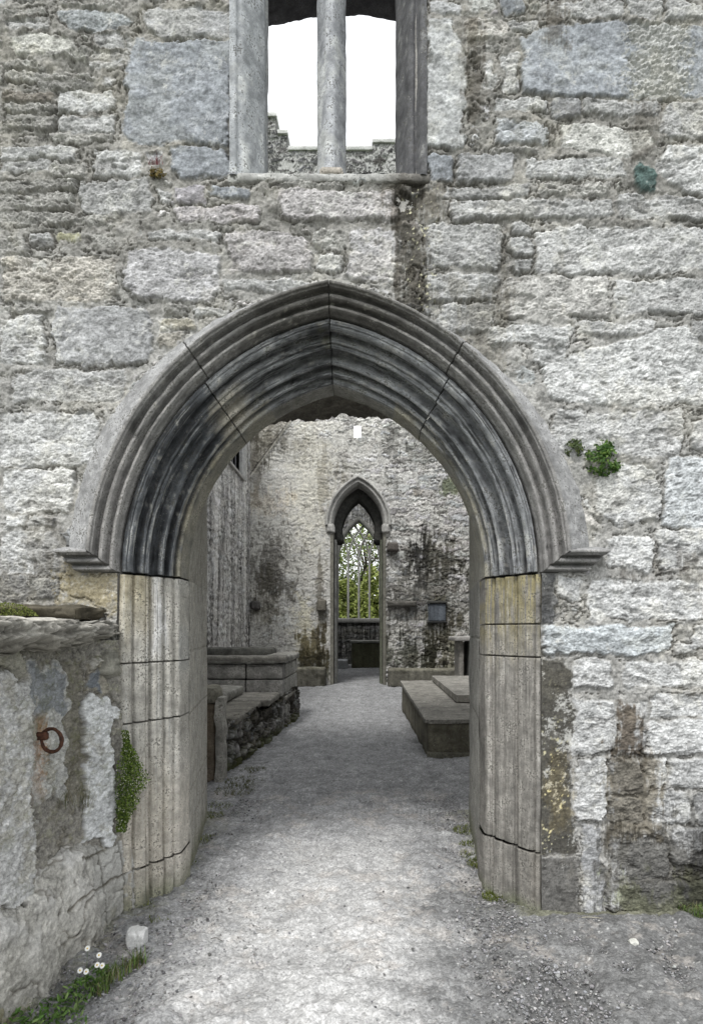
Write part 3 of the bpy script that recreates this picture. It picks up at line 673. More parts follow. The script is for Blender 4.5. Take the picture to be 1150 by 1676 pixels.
for side, jj, k in ((-1, .60, 10), (1, .62, 60)):
    for a, b in ((0, jj), (jj, 1)):
        sweep_arc('voussoir', PO, side, a + .0012, b - .0006, col_order, facade, seed=k)
    tp = lambda S, hw: np.where(hw > 386, -(hw - 386) * .85 * np.clip((S - .35) / .65, 0, 1), 0)
    tq = lambda S, hw: np.where(hw > 386, -(hw - 386) * (.05 + .70 * np.clip((S - .15) / .6, 0, 1)), 0)
    for a, b in ((0, jj + .015), (jj + .015, 1)):
        sweep_arc('hood_stone', PH, side, a + .001, b - .0006, col_hood, facade, taper=tp if side < 0 else tq, seed=k + 3, foot=lambda hw: 937 - np.clip((hw - 346) * .80, 0, 33))
# jambs
def sweep_jamb(name, side, y0, y1, colf, parent, push=0, seed=0):
    """photo heights y0 (bottom) .. y1 (top), measured on the facade plane"""
    PJ = PJL if side < 0 else PJR
    z0, z1 = WZ(y0), WZ(y1); n = int((z1 - z0) / .006) + 2; zz = np.linspace(z0, z1, n)
    ej = np.array([0, .0015, .003, .005, .008]); zz = np.unique(np.concatenate([zz[2:-2], z0 + ej, z1 - ej])); n = len(zz)
    Zg, K = np.meshgrid(zz, np.arange(len(PJ)), indexing='ij')
    hw = PJ[:, 0][None] + 0 * Zg; d = PJ[:, 1][None] + 0 * Zg
    e = np.minimum(Zg - z0, z1 - Zg) * 300
    d = d + 4.0 * np.exp(-(e / .8) ** 2) - push * .5; hw = hw - push * np.clip((d + 10) / 60, 0, 1)
    X = AX + side * hw / 300; P = np.stack([X, D0 + d / 300, Zg], -1)
    nz = np.stack([fbm3(P, 22, 3, seed, (1, 1, .35)), fbm3(P, 22, 3, seed + 9, (1, 1, .35)), 0 * Zg], -1)
    P = P + .0038 * nz; P[..., 1] += .008 * fbm3(P, 5, 2, seed) + .004 * sstep(.4, .75, fbm3(P, 50, 2, seed + 3)) + .008 * sstep(.42, .6, fbm3(P, 12, 3, seed + 6, (1, 1, .5)))
    P[..., 2] += (.004 * np.sin(K * .21) + .010 * (K / 84. - .5) * math.sin(seed)) * 0
    c = colf(Zg, (hw - 274) / 65., hw, d, P, seed)
    c = mulc(c, (.22, .21, .2), np.exp(-(e / .8) ** 2) * .95)
    F = grid_faces(n, len(PJ))
    if side < 0: F = F[:, ::-1]
    return link(name, mesh_np(name, P.reshape(-1, 3), F, c.reshape(-1, 3)), M_DRESS, parent)
def col_jamb_l(Z, t, hw, d, P, seed):
    st = .65 * samp(G_STRK, hw / 300. * 1.2 + .1, Z * .22); f = fbm3(P, 9, 4, seed, (1, 1, .6)); f2 = fbm3(P, 40, 3, seed)
    py = 1032 - (Z - EYE) * 300
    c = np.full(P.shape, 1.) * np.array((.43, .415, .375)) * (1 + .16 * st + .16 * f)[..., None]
    c = mixc(c, (.66, .66, .65), sstep(.18, .3, t) * sstep(.62, .5, t) * sstep(1100, 1050, py + 30 * f) * sstep(-.2, .5, st + .3) * .85)
    c = mixc(c, (.40, .33, .16), sstep(.5, .65, t) * sstep(1090, 960, py + 50 * f) * .45)
    c = mixc(c, (.30, .31, .31), sstep(.3, 1.5, st) * .5)
    c = mixc(c, (.62, .61, .58), sstep(.25, .1, t) * sstep(1200, 1280, py) * .45)
    c = mixc(c, (.48, .42, .33), sstep(1200, 1350, py) * .35)
    c = mixc(c, (.13, .125, .11), sstep(.42, .75, f2 + .3 * f) * .55)
    c = mixc(c, (.10, .12, .05), sstep(1440, 1500, py + 20 * f) * .6)
    return c
def col_jamb_r(Z, t, hw, d, P, seed):
    st = .6 * samp(G_STRK, hw / 300. * 1.2 + .6, Z * .22); f = fbm3(P, 9, 4, seed, (1, 1, .6)); f2 = fbm3(P, 40, 3, seed)
    py = 1032 - (Z - EYE) * 300
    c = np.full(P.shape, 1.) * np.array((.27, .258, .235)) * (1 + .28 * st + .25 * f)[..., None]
    c = mixc(c, (.30, .26, .12), sstep(1120, 980, py + 50 * st) * .75 * sstep(-.3, .4, st + f + .35))
    c = mixc(c, (.60, .60, .56), sstep(.9, 1.7, st + f2) * .55)
    c = mixc(c, (.12, .115, .10), sstep(.40, .75, f2 + .3 * f) * .6)
    c = mixc(c, (.17, .155, .13), sstep(1385, 1400, py) * .45 * sstep(.3, 1., t + .3 * st))
    c = mixc(c, (.10, .12, .05), sstep(1470, 1505, py + 20 * f) * .6)
    return c
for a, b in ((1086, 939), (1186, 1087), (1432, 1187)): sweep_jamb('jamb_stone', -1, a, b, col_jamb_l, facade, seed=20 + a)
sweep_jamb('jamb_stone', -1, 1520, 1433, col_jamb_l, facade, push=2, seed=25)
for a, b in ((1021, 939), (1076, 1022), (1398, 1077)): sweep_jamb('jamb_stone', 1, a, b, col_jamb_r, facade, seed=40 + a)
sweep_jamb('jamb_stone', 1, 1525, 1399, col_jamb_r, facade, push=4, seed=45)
# door passage: side reveals and rubble rear arch
def build_reveal():
    # smooth curve B at depth 158, hw 276 ; rear curve at depth 500
    ns = 150
    s = np.linspace(0, 1, ns)
    r = 276 + CC; th = s * math.acos(CC / r)
    fx = r * np.cos(th) - CC; fz = 97 * 0 + r * np.sin(th)          # relative to spring
    # rear: segmental  (above horizon heights): apex 528, at hw 182:505, hw 322:440
    zr0 = (ZS - EYE) * 300
    for side in (-1, 1):
        HB = 330 if side < 0 else 314
        q_ = np.clip((s - .42) / .58, 0, 1)
        bx = HB * (1 - q_) ; bz = np.where(s < .42, s / .42 * (458 - zr0), 528 - (bx / HB) ** 2 * 70 - zr0)
        lf = np.linspace(0, 1, 60)
        S, T = np.meshgrid(np.arange(ns), lf, indexing='ij')
        fxs, fzs, bxs, bzs = fx[S], fz[S], bx[S], bz[S]
        # jump outwards just behind the smooth inner ring, above springing only
        up = sstep(.25, .7, S / (ns - 1.)); k = sstep(0, .10, T)
        x = fxs + (bxs - fxs) * T; zz = fzs + (bzs - fzs) * (T * (1 - up) + up * (k * .45 + .55 * T))
        d = 156 + (503 - 156) * T
        P = np.stack([AX + side * x / 300, D0 + d / 300, ZS + zz / 300], -1)
        f = fbm3(P, 6, 4, 70); f2 = fbm3(P, 16, 4, 75)
        rough = (.004 + .05 * up * k)
        P[..., 2] += rough * f2 * np.where(up > .2, 1, 0); P[..., 0] += .004 * f2
        P[..., 2] += up * k * .03 * fbm3(P, 5, 2, 71)
        c = np.full(P.shape, 1.) * np.array((.31, .30, .27)) * (1 + .3 * f + .3 * f2)[..., None]
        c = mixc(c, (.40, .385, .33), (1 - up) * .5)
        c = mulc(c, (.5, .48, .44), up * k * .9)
        F = grid_faces(ns, len(lf));
        if side > 0: F = F[:, ::-1]
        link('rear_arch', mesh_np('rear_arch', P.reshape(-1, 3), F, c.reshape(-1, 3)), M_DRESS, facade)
        # vertical reveal below springing
        nz_ = 200; zz = np.linspace(-.05, ZS, nz_); T_ = np.linspace(0, 1, 60)
        Zg, T = np.meshgrid(zz, T_, indexing='ij')
        x = 274.5 + (HB - 274.5) * T; d = 156 + (503 - 156) * T
        X = AX + side * x / 300; Y = D0 + d / 300
        P = np.stack([X, Y, Zg], -1)
        f = fbm3(P, 5, 4, 80 + side); f2 = fbm3(P, 26, 3, 85); st = samp(G_STRK, Y / 1.6 + .2 * side, Zg * .14)
        jz = np.array([.30, .52, 1.02, 1.42]) if side < 0 else np.array([.42, .98, 1.5])
        jd = np.min(np.abs(Zg[..., None] + .03 * f[..., None] * .3 - jz), -1)
        P[..., 0] += side * (.005 * np.exp(-(jd / .006) ** 2)) + .003 * f2 + .008 * f
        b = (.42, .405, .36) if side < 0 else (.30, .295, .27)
        c = np.full(P.shape, 1.) * np.array(b) * (1 + .16 * st + .2 * f + .1 * f2)[..., None]
        c = mixc(c, (.24, .245, .24), sstep(.4, 1.4, st - f) * .5)
        c = mixc(c, (.50, .49, .45), sstep(.7, 1.8, -st) * .5)
        c = mulc(c, (.45, .44, .4), np.exp(-(jd / .005) ** 2) * .8)
        c = mixc(c, (.12, .13, .05), sstep(.22, 0, Zg + .08 * f) * .6)
        F = grid_faces(nz_, 60)
        if side > 0: F = F[:, ::-1]
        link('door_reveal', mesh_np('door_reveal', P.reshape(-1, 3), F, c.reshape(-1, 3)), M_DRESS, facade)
build_reveal()
# hood stops
def rock_box(name, lo, hi, mat, parent, tone=(.3, .3, .28), amp=.006, res=.03, rnd=.02, layered=0, streaky=0, seed=0, extra=None, freq=9):
    lo = np.array(lo, float); hi = np.array(hi, float); c0 = (lo + hi) / 2; hh = (hi - lo) / 2
    Vs, Fs, n = [], [], 0
    for ax in range(3):
        for sg in (-1, 1):
            a, b = [(1, 2), (2, 0), (0, 1)][ax]
            na = max(3, int(2 * hh[a] / res) + 1); nb = max(3, int(2 * hh[b] / res) + 1)
            ta = np.linspace(-1, 1, na); tb = np.linspace(-1, 1, nb)
            A, Bb = np.meshgrid(ta, tb, indexing='ij')
            P = np.zeros(A.shape + (3,)); P[..., ax] = sg * hh[ax]; P[..., a] = A * hh[a]; P[..., b] = Bb * hh[b]
            F = grid_faces(na, nb)
            if sg > 0: F = F[:, ::-1]
            Vs.append(P.reshape(-1, 3)); Fs.append(F[:, ::-1] + n); n += na * nb
    V = np.concatenate(Vs); F = np.concatenate(Fs)
    dist = hh[None] - np.abs(V)                       # distance to each face pair
    srt = np.sort(dist, 1); m = np.clip(1 - srt[:, 1] / rnd, 0, 1) ** 2
    pull = np.clip(1 - dist / rnd, 0, 1) ** 2 * rnd * .42 * m[:, None]
    V = V - np.sign(V) * pull + c0
    W = V + seed * 3.1
    nz = np.stack([fbm3(W, freq, 4, seed + i) for i in range(3)], 1)
    if layered:
        q = np.tanh(3.2 * fbm3(W, 7, 4, seed + 20, (.8, .8, 6))); V[:, :2] += layered * np.sign(V[:, :2] - c0[:2]) * (q[:, None])
        V[:, 2] += layered * .25 * q
    V = V + nz * amp
    f = fbm3(W, 6, 4, seed + 30); f2 = fbm3(W, 34, 3, seed + 31)
    c = np.full(V.shape, 1.) * np.array(tone) * (1 + .35 * f + .3 * f2)[:, None]
    if layered: c = c * (1 + .30 * np.tanh(3.2 * fbm3(W, 7, 4, seed + 20, (.8, .8, 6))))[:, None]
    if streaky:
        s_ = fbm3(W, 9, 4, seed + 40, (1.6, 1.6, .12)); c = c * (1 + streaky * s_)[:, None]
    if extra is not None: c = extra(V, c)
    return link(name, mesh_np(name, V, F, c), mat, parent)
def hood_y(hw): return 937 - np.clip((np.asarray(hw, float) - 346) * .80, 0, 33)
def hood_stop(side):
    """the hood's mouldings turn outwards in a mitre and die back at the end"""
    pr = PH[(PH[:, 0] <= 386)][::-1]
    xo = 438 if side < 0 else 448
    P = []; n = 40
    P.append(np.stack([AX + side * np.linspace(346, xo - 34, n) / 300, np.full(n, D0 + .05), np.full(n, WZ(938.5))], -1))
    for hw, d in pr:
        y = float(hood_y(hw)); e = xo - (386 - hw) * .72
        xs = np.linspace(hw, e, n); P.append(np.stack([AX + side * xs / 300, np.full(n, D0 + (d - 1.5) / 300), np.full(n, WZ(y))], -1))
    for d, y in ((-28, 903.2), (-20, 901), (-8, 897), (8, 893)):
        xs = np.linspace(380, xo - max(0, d + 20) * .5, n); P.append(np.stack([AX + side * xs / 300, np.full(n, D0 + d / 300), np.full(n, WZ(y))], -1))
    P = np.array(P)
    end = P[:, -1:].copy(); end[..., 1] = D0 + .04; end[..., 0] -= side * .01
    P = np.concatenate([P, end], 1)
    P = P + .0015 * np.stack([fbm3(P, 30, 3, 3), fbm3(P, 30, 3, 4), fbm3(P, 30, 3, 5)], -1)
    f = fbm3(P, 12, 4, 2)
    c = np.full(P.shape, 1.) * np.array((.215, .212, .205)) * (1 + .3 * f)[..., None]
    yy = 1032 - (P[..., 2] - EYE) * 300
    c = mixc(c, (.33, .33, .33), sstep(906, 903, yy) * .7)
    F = grid_faces(P.shape[0], P.shape[1])
    if side > 0: F = F[:, ::-1]
    link('hood_stop', mesh_np('hood_stop', P.reshape(-1, 3), F, c.reshape(-1, 3)), M_DRESS, facade)
hood_stop(-1); hood_stop(1)

# ------------------------------------------------------------------ upper window
win = props(bpy.data.objects.new('window', None)); COL.objects.link(win); win.parent = facade
win.matrix_parent_inverse = Matrix.Translation(-Vector(facade.location)); win.location = (AX, D0, WZ(290))
def wlink(name, V, F, c, mat=M_DRESS, smooth=True):
    o = bpy.data.objects.new(name, mesh_np(name, V, F, c, smooth)); COL.objects.link(o); o.data.materials.append(mat)
    o.parent = win; o.matrix_parent_inverse = Matrix.Translation(-Vector(win.location)); return o
def ext_profile(name, prof, z0, z1, colf, seed=0, res=.012, foot=None, closed=False):
    """vertical extrusion of (x m, y m) profile"""
    prof = np.array(prof, float); n = int((z1 - z0) / res); zz = np.linspace(z0, z1, n)
    P = np.zeros((n, len(prof), 3)); P[..., 0] = prof[:, 0]; P[..., 1] = prof[:, 1]; P[..., 2] = zz[:, None]
    nz = np.stack([fbm3(P, 14, 4, seed + i, (1, 1, .5)) for i in range(3)], -1); P = P + .007 * nz
    if foot: P = foot(P)
    c = colf(P, fbm3(P, 8, 4, seed + 7, (1, 1, .5)), fbm3(P, 35, 3, seed + 8), fbm3(P, 14, 3, seed + 5, (2, 2, .15)))
    wlink(name, P.reshape(-1, 3), grid_faces(n, len(prof)), c.reshape(-1, 3))
def cj(b, dark=0):
    def f(P, a, a2, s):
        c = np.full(P.shape, 1.) * np.array(b) * (1 + .22 * a + .15 * a2 + .15 * s)[..., None]
        c = mixc(c, (.58, .59, .57), sstep(.05, .4, a + .5 * a2) * .6 * (1 - dark)); c = mixc(c, (.17, .18, .19), sstep(.15, .5, -a + .6 * a2) * .45 * (1 - dark))
        c = mixc(c, (.30, .30, .29), sstep(.25, .6, a2) * .5 * dark)
        return c
    return f
X_ = lambda p: (p - 597) / 300.
zb, zt = WZ(288), 6.2
ext_profile('window_jamb', resample([(X_(376), D0 - .012), (X_(379), D0 - .018), (X_(387), D0 - .018), (X_(389), D0 + .005), (X_(392), D0 + .002), (X_(398), D0 + .012), (X_(405), D0 + .04), (X_(426), D0 + .16), (X_(424), D0 + .22), (X_(424), D0 + .32), (X_(405), D0 + .36)], 40), zb, zt, cj((.37, .385, .40)), 3)
ext_profile('window_jamb', resample([(X_(698), D0 - .008), (X_(696), D0 - .014), (X_(688), D0 - .014), (X_(684), D0 + .03), (X_(681), D0 + .04), (X_(676), D0 + .02), (X_(670), D0 + .035), (X_(656), D0 + .15), (X_(652), D0 + .18), (X_(652), D0 + .32), (X_(672), D0 + .36)], 40)[::-1], zb, zt, cj((.105, .105, .11), .9), 5)
def mfoot(P):
    k = sstep(zb + .16, zb + .0, P[..., 2]); cx = X_(539.)
    P[..., 0] = cx + (P[..., 0] - cx) * (1 + .22 * k); P[..., 1] -= k * .02
    return P
mw = 25 / 300.; cx = AX; cy = D0 + .22
ext_profile('mullion', resample([(cx - mw, cy + .02), (cx - mw, cy - .02), (cx - mw * .55, cy - .10), (cx - .02, cy - .135), (cx + .02, cy - .135), (cx + mw * .55, cy - .10), (cx + mw, cy - .02), (cx + mw, cy + .02), (cx + mw * .5, cy + .1), (cx, cy + .13), (cx - mw * .5, cy + .1), (cx - mw, cy + .02)], 44), zb - .01, zt, cj((.36, .37, .39)), 9, foot=mfoot)
def sill_c(V, c):
    py = 1032 - (V[:, 2] - EYE) * 300
    f = fbm3(V, 14, 4, 6)
    c = mixc(c, (.13, .12, .10), sstep(.1, .5, f) * .5)
    c = mixc(c, (.08, .07, .06), sstep(640, 660, V[:, 0] * 300 + 597) * .75)
    return c
o = rock_box('window_sill', (X_(372), D0 - .006, WZ(297)), (X_(704), D0 + .40, WZ(283)), M_DRESS, None, (.40, .40, .385), .009, .010, .010, freq=22, seed=4, extra=sill_c)
o.parent = win; o.matrix_parent_inverse = Matrix.Translation(-Vector(win.location))
# pale footing of the mullion
o = rock_box('mullion_foot', (X_(522), D0 + .0, WZ(286)), (X_(562), D0 + .16, WZ(268)), M_DRESS, None, (.36, .33, .29), .006, .01, .03, seed=14)
o.parent = win; o.matrix_parent_inverse = Matrix.Translation(-Vector(win.location))
def lint():
    xs = np.linspace(AX - .74, AX + .60, 80); ys = np.linspace(3.58, 5.02, 60)
    Xg, Yg = np.meshgrid(xs, ys)
    Zg = 6.60 - .2 * (Xg + .15) ** 2
    P = np.stack([Xg, Yg, Zg], -1); P[..., 2] += .03 * fbm3(P, 9, 4, 8)
    back = P[-1:].copy(); back[..., 2] = 6.95; front = P[:1].copy(); front[..., 2] = 6.95
    P = np.concatenate([front, P, back])
    c = np.full(P.shape, 1.) * np.array((.13, .13, .14)) * (1 + .4 * fbm3(P, 12, 3, 2))[..., None]
    wlink('rear_lintel', P.reshape(-1, 3), grid_faces(P.shape[0], 80)[:, ::-1], c.reshape(-1, 3))
lint()

# ================================================================== tower wall and nave
TY = 17.4
def tz(py, Y=TY): return WZ(py, Y)
def tx(px, Y=TY): return WX(px, Y)
tower = thing('tower_wall', (tx(586), TY, 0), 'tall streaked rubble tower wall across the nave with narrow pointed arch and stepped battlements', 'tower')
DCX = tx(586)           # arch axis of the tower door
def build_tower():
    st = .021
    x = np.arange(-4.6, 4.4, st); z = np.concatenate([np.arange(-.05, 8.6, st), np.arange(8.6, 12.6, .10), np.arange(12.6, 16.5, .03)])
    X, Z = np.meshgrid(x, z)
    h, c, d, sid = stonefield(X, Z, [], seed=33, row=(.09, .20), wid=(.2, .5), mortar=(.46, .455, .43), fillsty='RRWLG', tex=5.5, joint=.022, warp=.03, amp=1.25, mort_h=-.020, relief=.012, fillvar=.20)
    PX = X * 1000 / TY + 597; PY = 1032 - (Z - EYE) * 1000 / TY
    i2 = samp(G_ISO2, X / 6., Z / 6.); ii = samp(G_ISO, X / 9., Z / 9. + .2); sk = samp(G_STRK, X / 5. + .3, Z / 5.); fi = samp(G_ISO2, X / 2.2, Z / 2.2)
    # lime-washed, mottled left half
    pl = sstep(640, 560, PX + 20 * i2 + 14 * ii) * (PY > 690)
    c = c * 1.12; c = mixc(c, np.array((.50, .49, .45)), pl * (.55 + .3 * np.clip(ii, -1, 1)))
    h = h * (1 - .45 * pl)
    c = mixc(c, (.62, .60, .52), sstep(40, 8, np.hypot((PX - 508) * .9, (PY - 800) * .28) + 9 * i2) * .75)
    c = mixc(c, (.58, .55, .42), sstep(26, 5, np.hypot((PX - 500) * 1.0, (PY - 1015) * .35) + 8 * i2) * .7)
    c = mixc(c, (.16, .15, .14), sstep(.7, 1.6, fi + .5 * sk) * .6)
    def blot(px, py, rx, ry, tint, s=1., k=.35):
        nonlocal c
        q = np.hypot((PX - px) / rx, (PY - py) / ry) + k * .45 * i2 + k * .8 * samp(G_SM, X / 3., Z / 3.) + k * .9 * sk
        c = mulc(c, tint, sstep(1.25, .55, q) * s)
    dk = (.26, .25, .235)
    blot(450, 930, 34, 60, dk, .8); blot(440, 990, 22, 40, (.38, .36, .30), .7); blot(512, 1060, 24, 40, (.28, .25, .17), .95); blot(512, 1095, 30, 26, (.25, .25, .2), .8)
    blot(700, 985, 75, 92, (.38, .375, .36), 1.0, .3); blot(660, 1075, 60, 30, (.25, .26, .22), .9); blot(735, 1060, 34, 60, (.4, .38, .27), .8)
    blot(685, 930, 12, 45, (.3, .3, .3), .9); blot(725, 915, 40, 26, (.35, .34, .28), .8)
    blot(645, 730, 14, 60, (.35, .35, .34), .8); blot(690, 740, 22, 26, (.4, .4, .38), .7); blot(530, 785, 10, 40, (.5, .48, .44), .7); blot(560, 775, 8, 20, (.5, .48, .44), .8)
    blot(470, 730, 30, 26, (.5, .49, .47), .7); blot(440, 720, 25, 26, (.42, .41, .38), .8); blot(735, 795, 16, 18, (.3, .34, .22), .9, .2)
    blot(420, 760, 8, 60, (.5, .48, .45), .8); blot(437, 825, 30, 20, (1.08, 1.0, .9), .6); blot(524, 1000, 8, 60, (.3, .28, .24), .8)
    blot(603, 690, 130, 20, (1.3, 1.3, 1.28), .7)
    # battlements' masonry is dark with pale pointing
    up = (Z > 12)
    ind = sstep(-.012, .008, d)
    c = np.where(up[..., None], np.array((.40, .40, .39)) * (1 - ind[..., None]) + np.array((.085, .085, .088)) * (1 + .35 * i2 + .3 * fi)[..., None] * ind[..., None] * (c / .4), c)
    # old roof crease
    L = (PX - 474) * (773 - 691) + (PY - 691) * (474 - 414)
    dist = L / math.hypot(82, 60)
    m = (PX < 480) & (PX > 405)
    h = h + np.where(m, .05 * np.exp(-(dist / 1.6) ** 2), 0); c = np.where((m & (np.abs(dist + 1.5) < 1.6))[..., None], c * .35, c)
    c = np.where((m & (dist < -2) & (PY > 680))[..., None], c * np.array((.80, .78, .74)), c)
    c = mixc(c, (.55, .52, .44), np.where(m, np.exp(-((dist - .6) / 1.1) ** 2), 0) * .6)
    # openings
    xx = np.abs(X - DCX); hw = .76; zs = 4.55; cc = .62
    arch = (xx < hw) & (Z < zs) | ((Z >= zs) & (np.hypot(xx + cc, Z - zs) < hw + cc))
    slit = (PX > 579) & (PX < 590) & (PY > 697) & (PY < 716)
    top = np.where(PX < 452, tz(185), np.where(PX < 470, tz(213), np.where(PX < 610, tz(240), np.where(PX < 652, tz(228), tz(200)))))
    keep = ~(arch | slit) & (Z < top)
    relief('masonry', x, z, h, c, keep, (0, TY, 0), (1, 0, 0), (0, 0, 1), (0, -1, 0), M_FAR, tower)
build_tower()
b1, b2 = TY + .05, TY + 1.25
sl0, sl1 = tx(577.5), tx(591.5); sz0, sz1 = tz(716.5), tz(696.5)
core('wall_core', [((-4.6, b1, -.1), (DCX - .80, b2, 13.2)), ((DCX + .80, b1, -.1), (4.38, b2, 13.2)),
     ((DCX - .798, b1, 5.75), (DCX + .798, b2, sz0)), ((DCX - .798, b1, sz0 + .002), (sl0, b2, sz1 + .45)), ((sl1, b1, sz0 + .002), (DCX + .798, b2, sz1 + .45)), ((DCX - .798, b1, sz1 + .452), (DCX + .798, b2, 13.2)),
     ((-4.6, b1, 13.202), (tx(610), TY + .75, tz(240) - .03)), ((-4.6, b1 + .002, tz(240) - .028), (tx(452), TY + .748, tz(185) - .03)), ((tx(452) + .002, b1, tz(240) - .028), (tx(470), TY + .748, tz(213) - .03)),
     ((tx(610) + .002, b1, 13.202), (4.38, TY + .75, tz(228) - .03))], tower, (.16, .16, .155))
def coping(name, xa, xb, zt):
    rock_box(name, (xa - .03, TY - .06, zt - .12), (xb + .03, TY + .82, zt + .015), M_FAR, tower, (.50, .50, .49), .015, .12, .04, seed=int(abs(xa) * 50))
coping('coping_stone', tx(430), tx(452), tz(185)); coping('coping_stone', tx(452) + .05, tx(470), tz(213)); coping('coping_stone', tx(470) + .05, tx(610) - .03, tz(240)); coping('coping_stone', tx(610), tx(652), tz(228))
# back and side walls of the tower
core('side_wall', [((-4.6, b2 + .002, -.1), (-3.6, 21.0, 12)), ((3.4, b2 + .002, -.1), (4.38, 21.0, 12)),
                   ((-4.6, 21.002, -.1), (-1.15, 22.0, 12)), ((.85, 21.002, -.1), (4.38, 22.0, 12)), ((-1.148, 21.002, 6.9), (.848, 22.0, 7.9)), ((-1.148, 21.002, 10.2), (.848, 22.0, 12))], tower, (.25, .245, .23))
core('added_vault', [((-1.4, b2 + .002, 5.95), (1.0, 21.0, 6.25))], tower, (.10, .10, .09))  # ceiling box added to keep the passage behind the arch dark
# dressed arch ring round the tower door
def arch_ring(name, prof, hw, cx, Y, zs, cc, parent, tone, mat=M_DRESS, zfoot=None, n=70, noise=.006, mirror=(-1, 1)):
    """prof: (dr outward, dy) m; pointed arch with legs down to zfoot"""
    prof = np.array(prof, float)
    for side in mirror:
        th = np.linspace(0, 1, n)
        zl = [] if zfoot is None else np.linspace(zfoot, zs, 60)[:-1]
        Pl = []
        for z in zl:
            Pl.append(np.stack([cx + side * (hw + prof[:, 0]), Y + prof[:, 1], np.full(len(prof), z)], -1))
        for t in th:
            r = hw + prof[:, 0] + cc; a = t * np.arccos(cc / r)
            Pl.append(np.stack([cx + side * (r * np.cos(a) - cc), Y + prof[:, 1], zs + r * np.sin(a)], -1))
        P = np.array(Pl); nz = np.stack([fbm3(P, 8, 3, 5 + i) for i in range(3)], -1); P = P + noise * nz
        f = fbm3(P, 3, 4, 12); f2 = fbm3(P, 14, 3, 13)
        c = np.full(P.shape, 1.) * np.array(tone) * (1 + .3 * f + .25 * f2)[..., None]
        F = grid_faces(P.shape[0], P.shape[1])
        if side < 0: F = F[:, ::-1]
        link(name, mesh_np(name, P.reshape(-1, 3), F, c.reshape(-1, 3)), mat, parent)
ring = resample([(.20, .02), (.20, -.05), (.17, -.11), (.13, -.11), (.11, -.02), (.08, -.02), (.06, -.05), (.03, -.05), (.0, .02), (-.03, .10), (-.03, .5)], 40)
arch_ring('arch_moulding', ring, .74, DCX, TY, 4.55, .60, tower, (.36, .355, .335))
# curling stops where the moulding dies into the jamb
for sd_ in (-1, 1):
    rock_box('moulding_stop', (DCX + sd_ * .79 - .13, TY - .09, 4.30), (DCX + sd_ * .79 + .13, TY + .12, 4.60), M_DRESS, tower, (.36, .355, .335), .02, .03, .10, seed=3 + sd_)
    # jamb legs
    xj = DCX + sd_ * .80
    rock_box('door_jamb', (min(xj, xj - sd_ * .10), TY - .02, -.05), (max(xj, xj - sd_ * .10), TY + 1.2, 4.5), M_DRESS, tower, (.17, .165, .14), .008, .06, .02, streaky=.4, seed=6 + sd_)
    rock_box('inner_jamb', (min(xj - sd_ * .102, xj - sd_ * .17), TY + .35, -.05), (max(xj - sd_ * .102, xj - sd_ * .17), TY + 1.2, 4.2), M_DRESS, tower, (.33, .33, .31) if sd_ < 0 else (.15, .16, .12), .008, .06, .02, streaky=.3, seed=9 + sd_)
    rock_box('corbel', (min(xj - sd_ * .10, xj - sd_ * .34), TY + .55, 4.14), (max(xj - sd_ * .10, xj - sd_ * .34), TY + 1.25, 4.50), M_DRESS, tower, (.055, .055, .05), .02, .04, .10, seed=12 + sd_)
ring2 = resample([(.30, .1), (.30, 0), (.0, 0), (.0, .68)], 24)
arch_ring('inner_arch', [(.34, .02), (.0, .0), (.0, .35), (.0, .70)], .50, DCX, TY + .56, 4.42, .75, tower, (.06, .06, .055), noise=.02)
# ledges, corbels and putlog stones on the tower wall
def tledge(name, x0, y0, x1, y1, dep, tone, seed, lay=0, parent=tower):
    return rock_box(name, (tx(x0), TY - dep, tz(y1)), (tx(x1), TY + .04, tz(y0)), M_FAR, parent, tone, .02, .03, .05, seed=seed, layered=lay)
tledge('stone_ledge', 633, 984, 681, 994, .24, (.10, .095, .085), 3, .01)
tledge('corbel_stone', 633, 889, 651, 904, .25, (.11, .10, .09), 5)
tledge('corbel_stone', 519, 982, 534, 1001, .22, (.13, .12, .10), 7)
tledge('corbel_stone', 412, 984, 426, 998, .22, (.09, .085, .08), 8)
# low stone kerbs against the tower wall
def kerb(x0, x1, top, label, seed):
    o = rock_box('stone_bench', (x0, TY - .62, -.03), (x1, TY - .05, tz(top)), M_FAR, None, (.12, .115, .095), .03, .035, .05, seed=seed, streaky=.6,
                 extra=lambda V, c: mulc(mulc(c, (1.5, 1.5, 1.45), sstep(tz(top) - .05, tz(top) - .02, V[:, 2])), (.5, .5, .45), sstep(.1, .5, fbm3(V, 7, 3, seed))))
    props(o, label, 'bench', 'low stone benches at the foot of the tower wall')
kerb(tx(634), 2.9, 1093, 'low dark stone bench against the tower wall, right of its narrow arch', 21)
kerb(-2.1, tx(534), 1091, 'low dark stone bench against the tower wall, left of its narrow arch', 22)
# blue-grey fluted wall plaque
pl = thing('wall_plaque', (tx(714), TY - .02, tz(1017)), 'blue-grey memorial slab with vertical streaks set in the dark wall right of the narrow arch', 'plaque')
def plq(V, c):
    return c * (1 + .5 * np.sin(V[:, 0] * 60))[:, None]
rock_box('slab', (tx(700), TY - .09, tz(1017)), (tx(729), TY - .01, tz(988)), M_FAR, pl, (.10, .113, .13), .006, .02, .02, seed=31, streaky=.8)
rock_box('frame_top', (tx(698), TY - .15, tz(988) + .005), (tx(731), TY - .01, tz(984)), M_FAR, pl, (.06, .06, .055), .01, .03, .02, seed=32)
rock_box('frame_bottom', (tx(698), TY - .15, tz(1020)), (tx(731), TY - .01, tz(1017) - .005), M_FAR, pl, (.04, .04, .04), .01, .03, .02, seed=33)

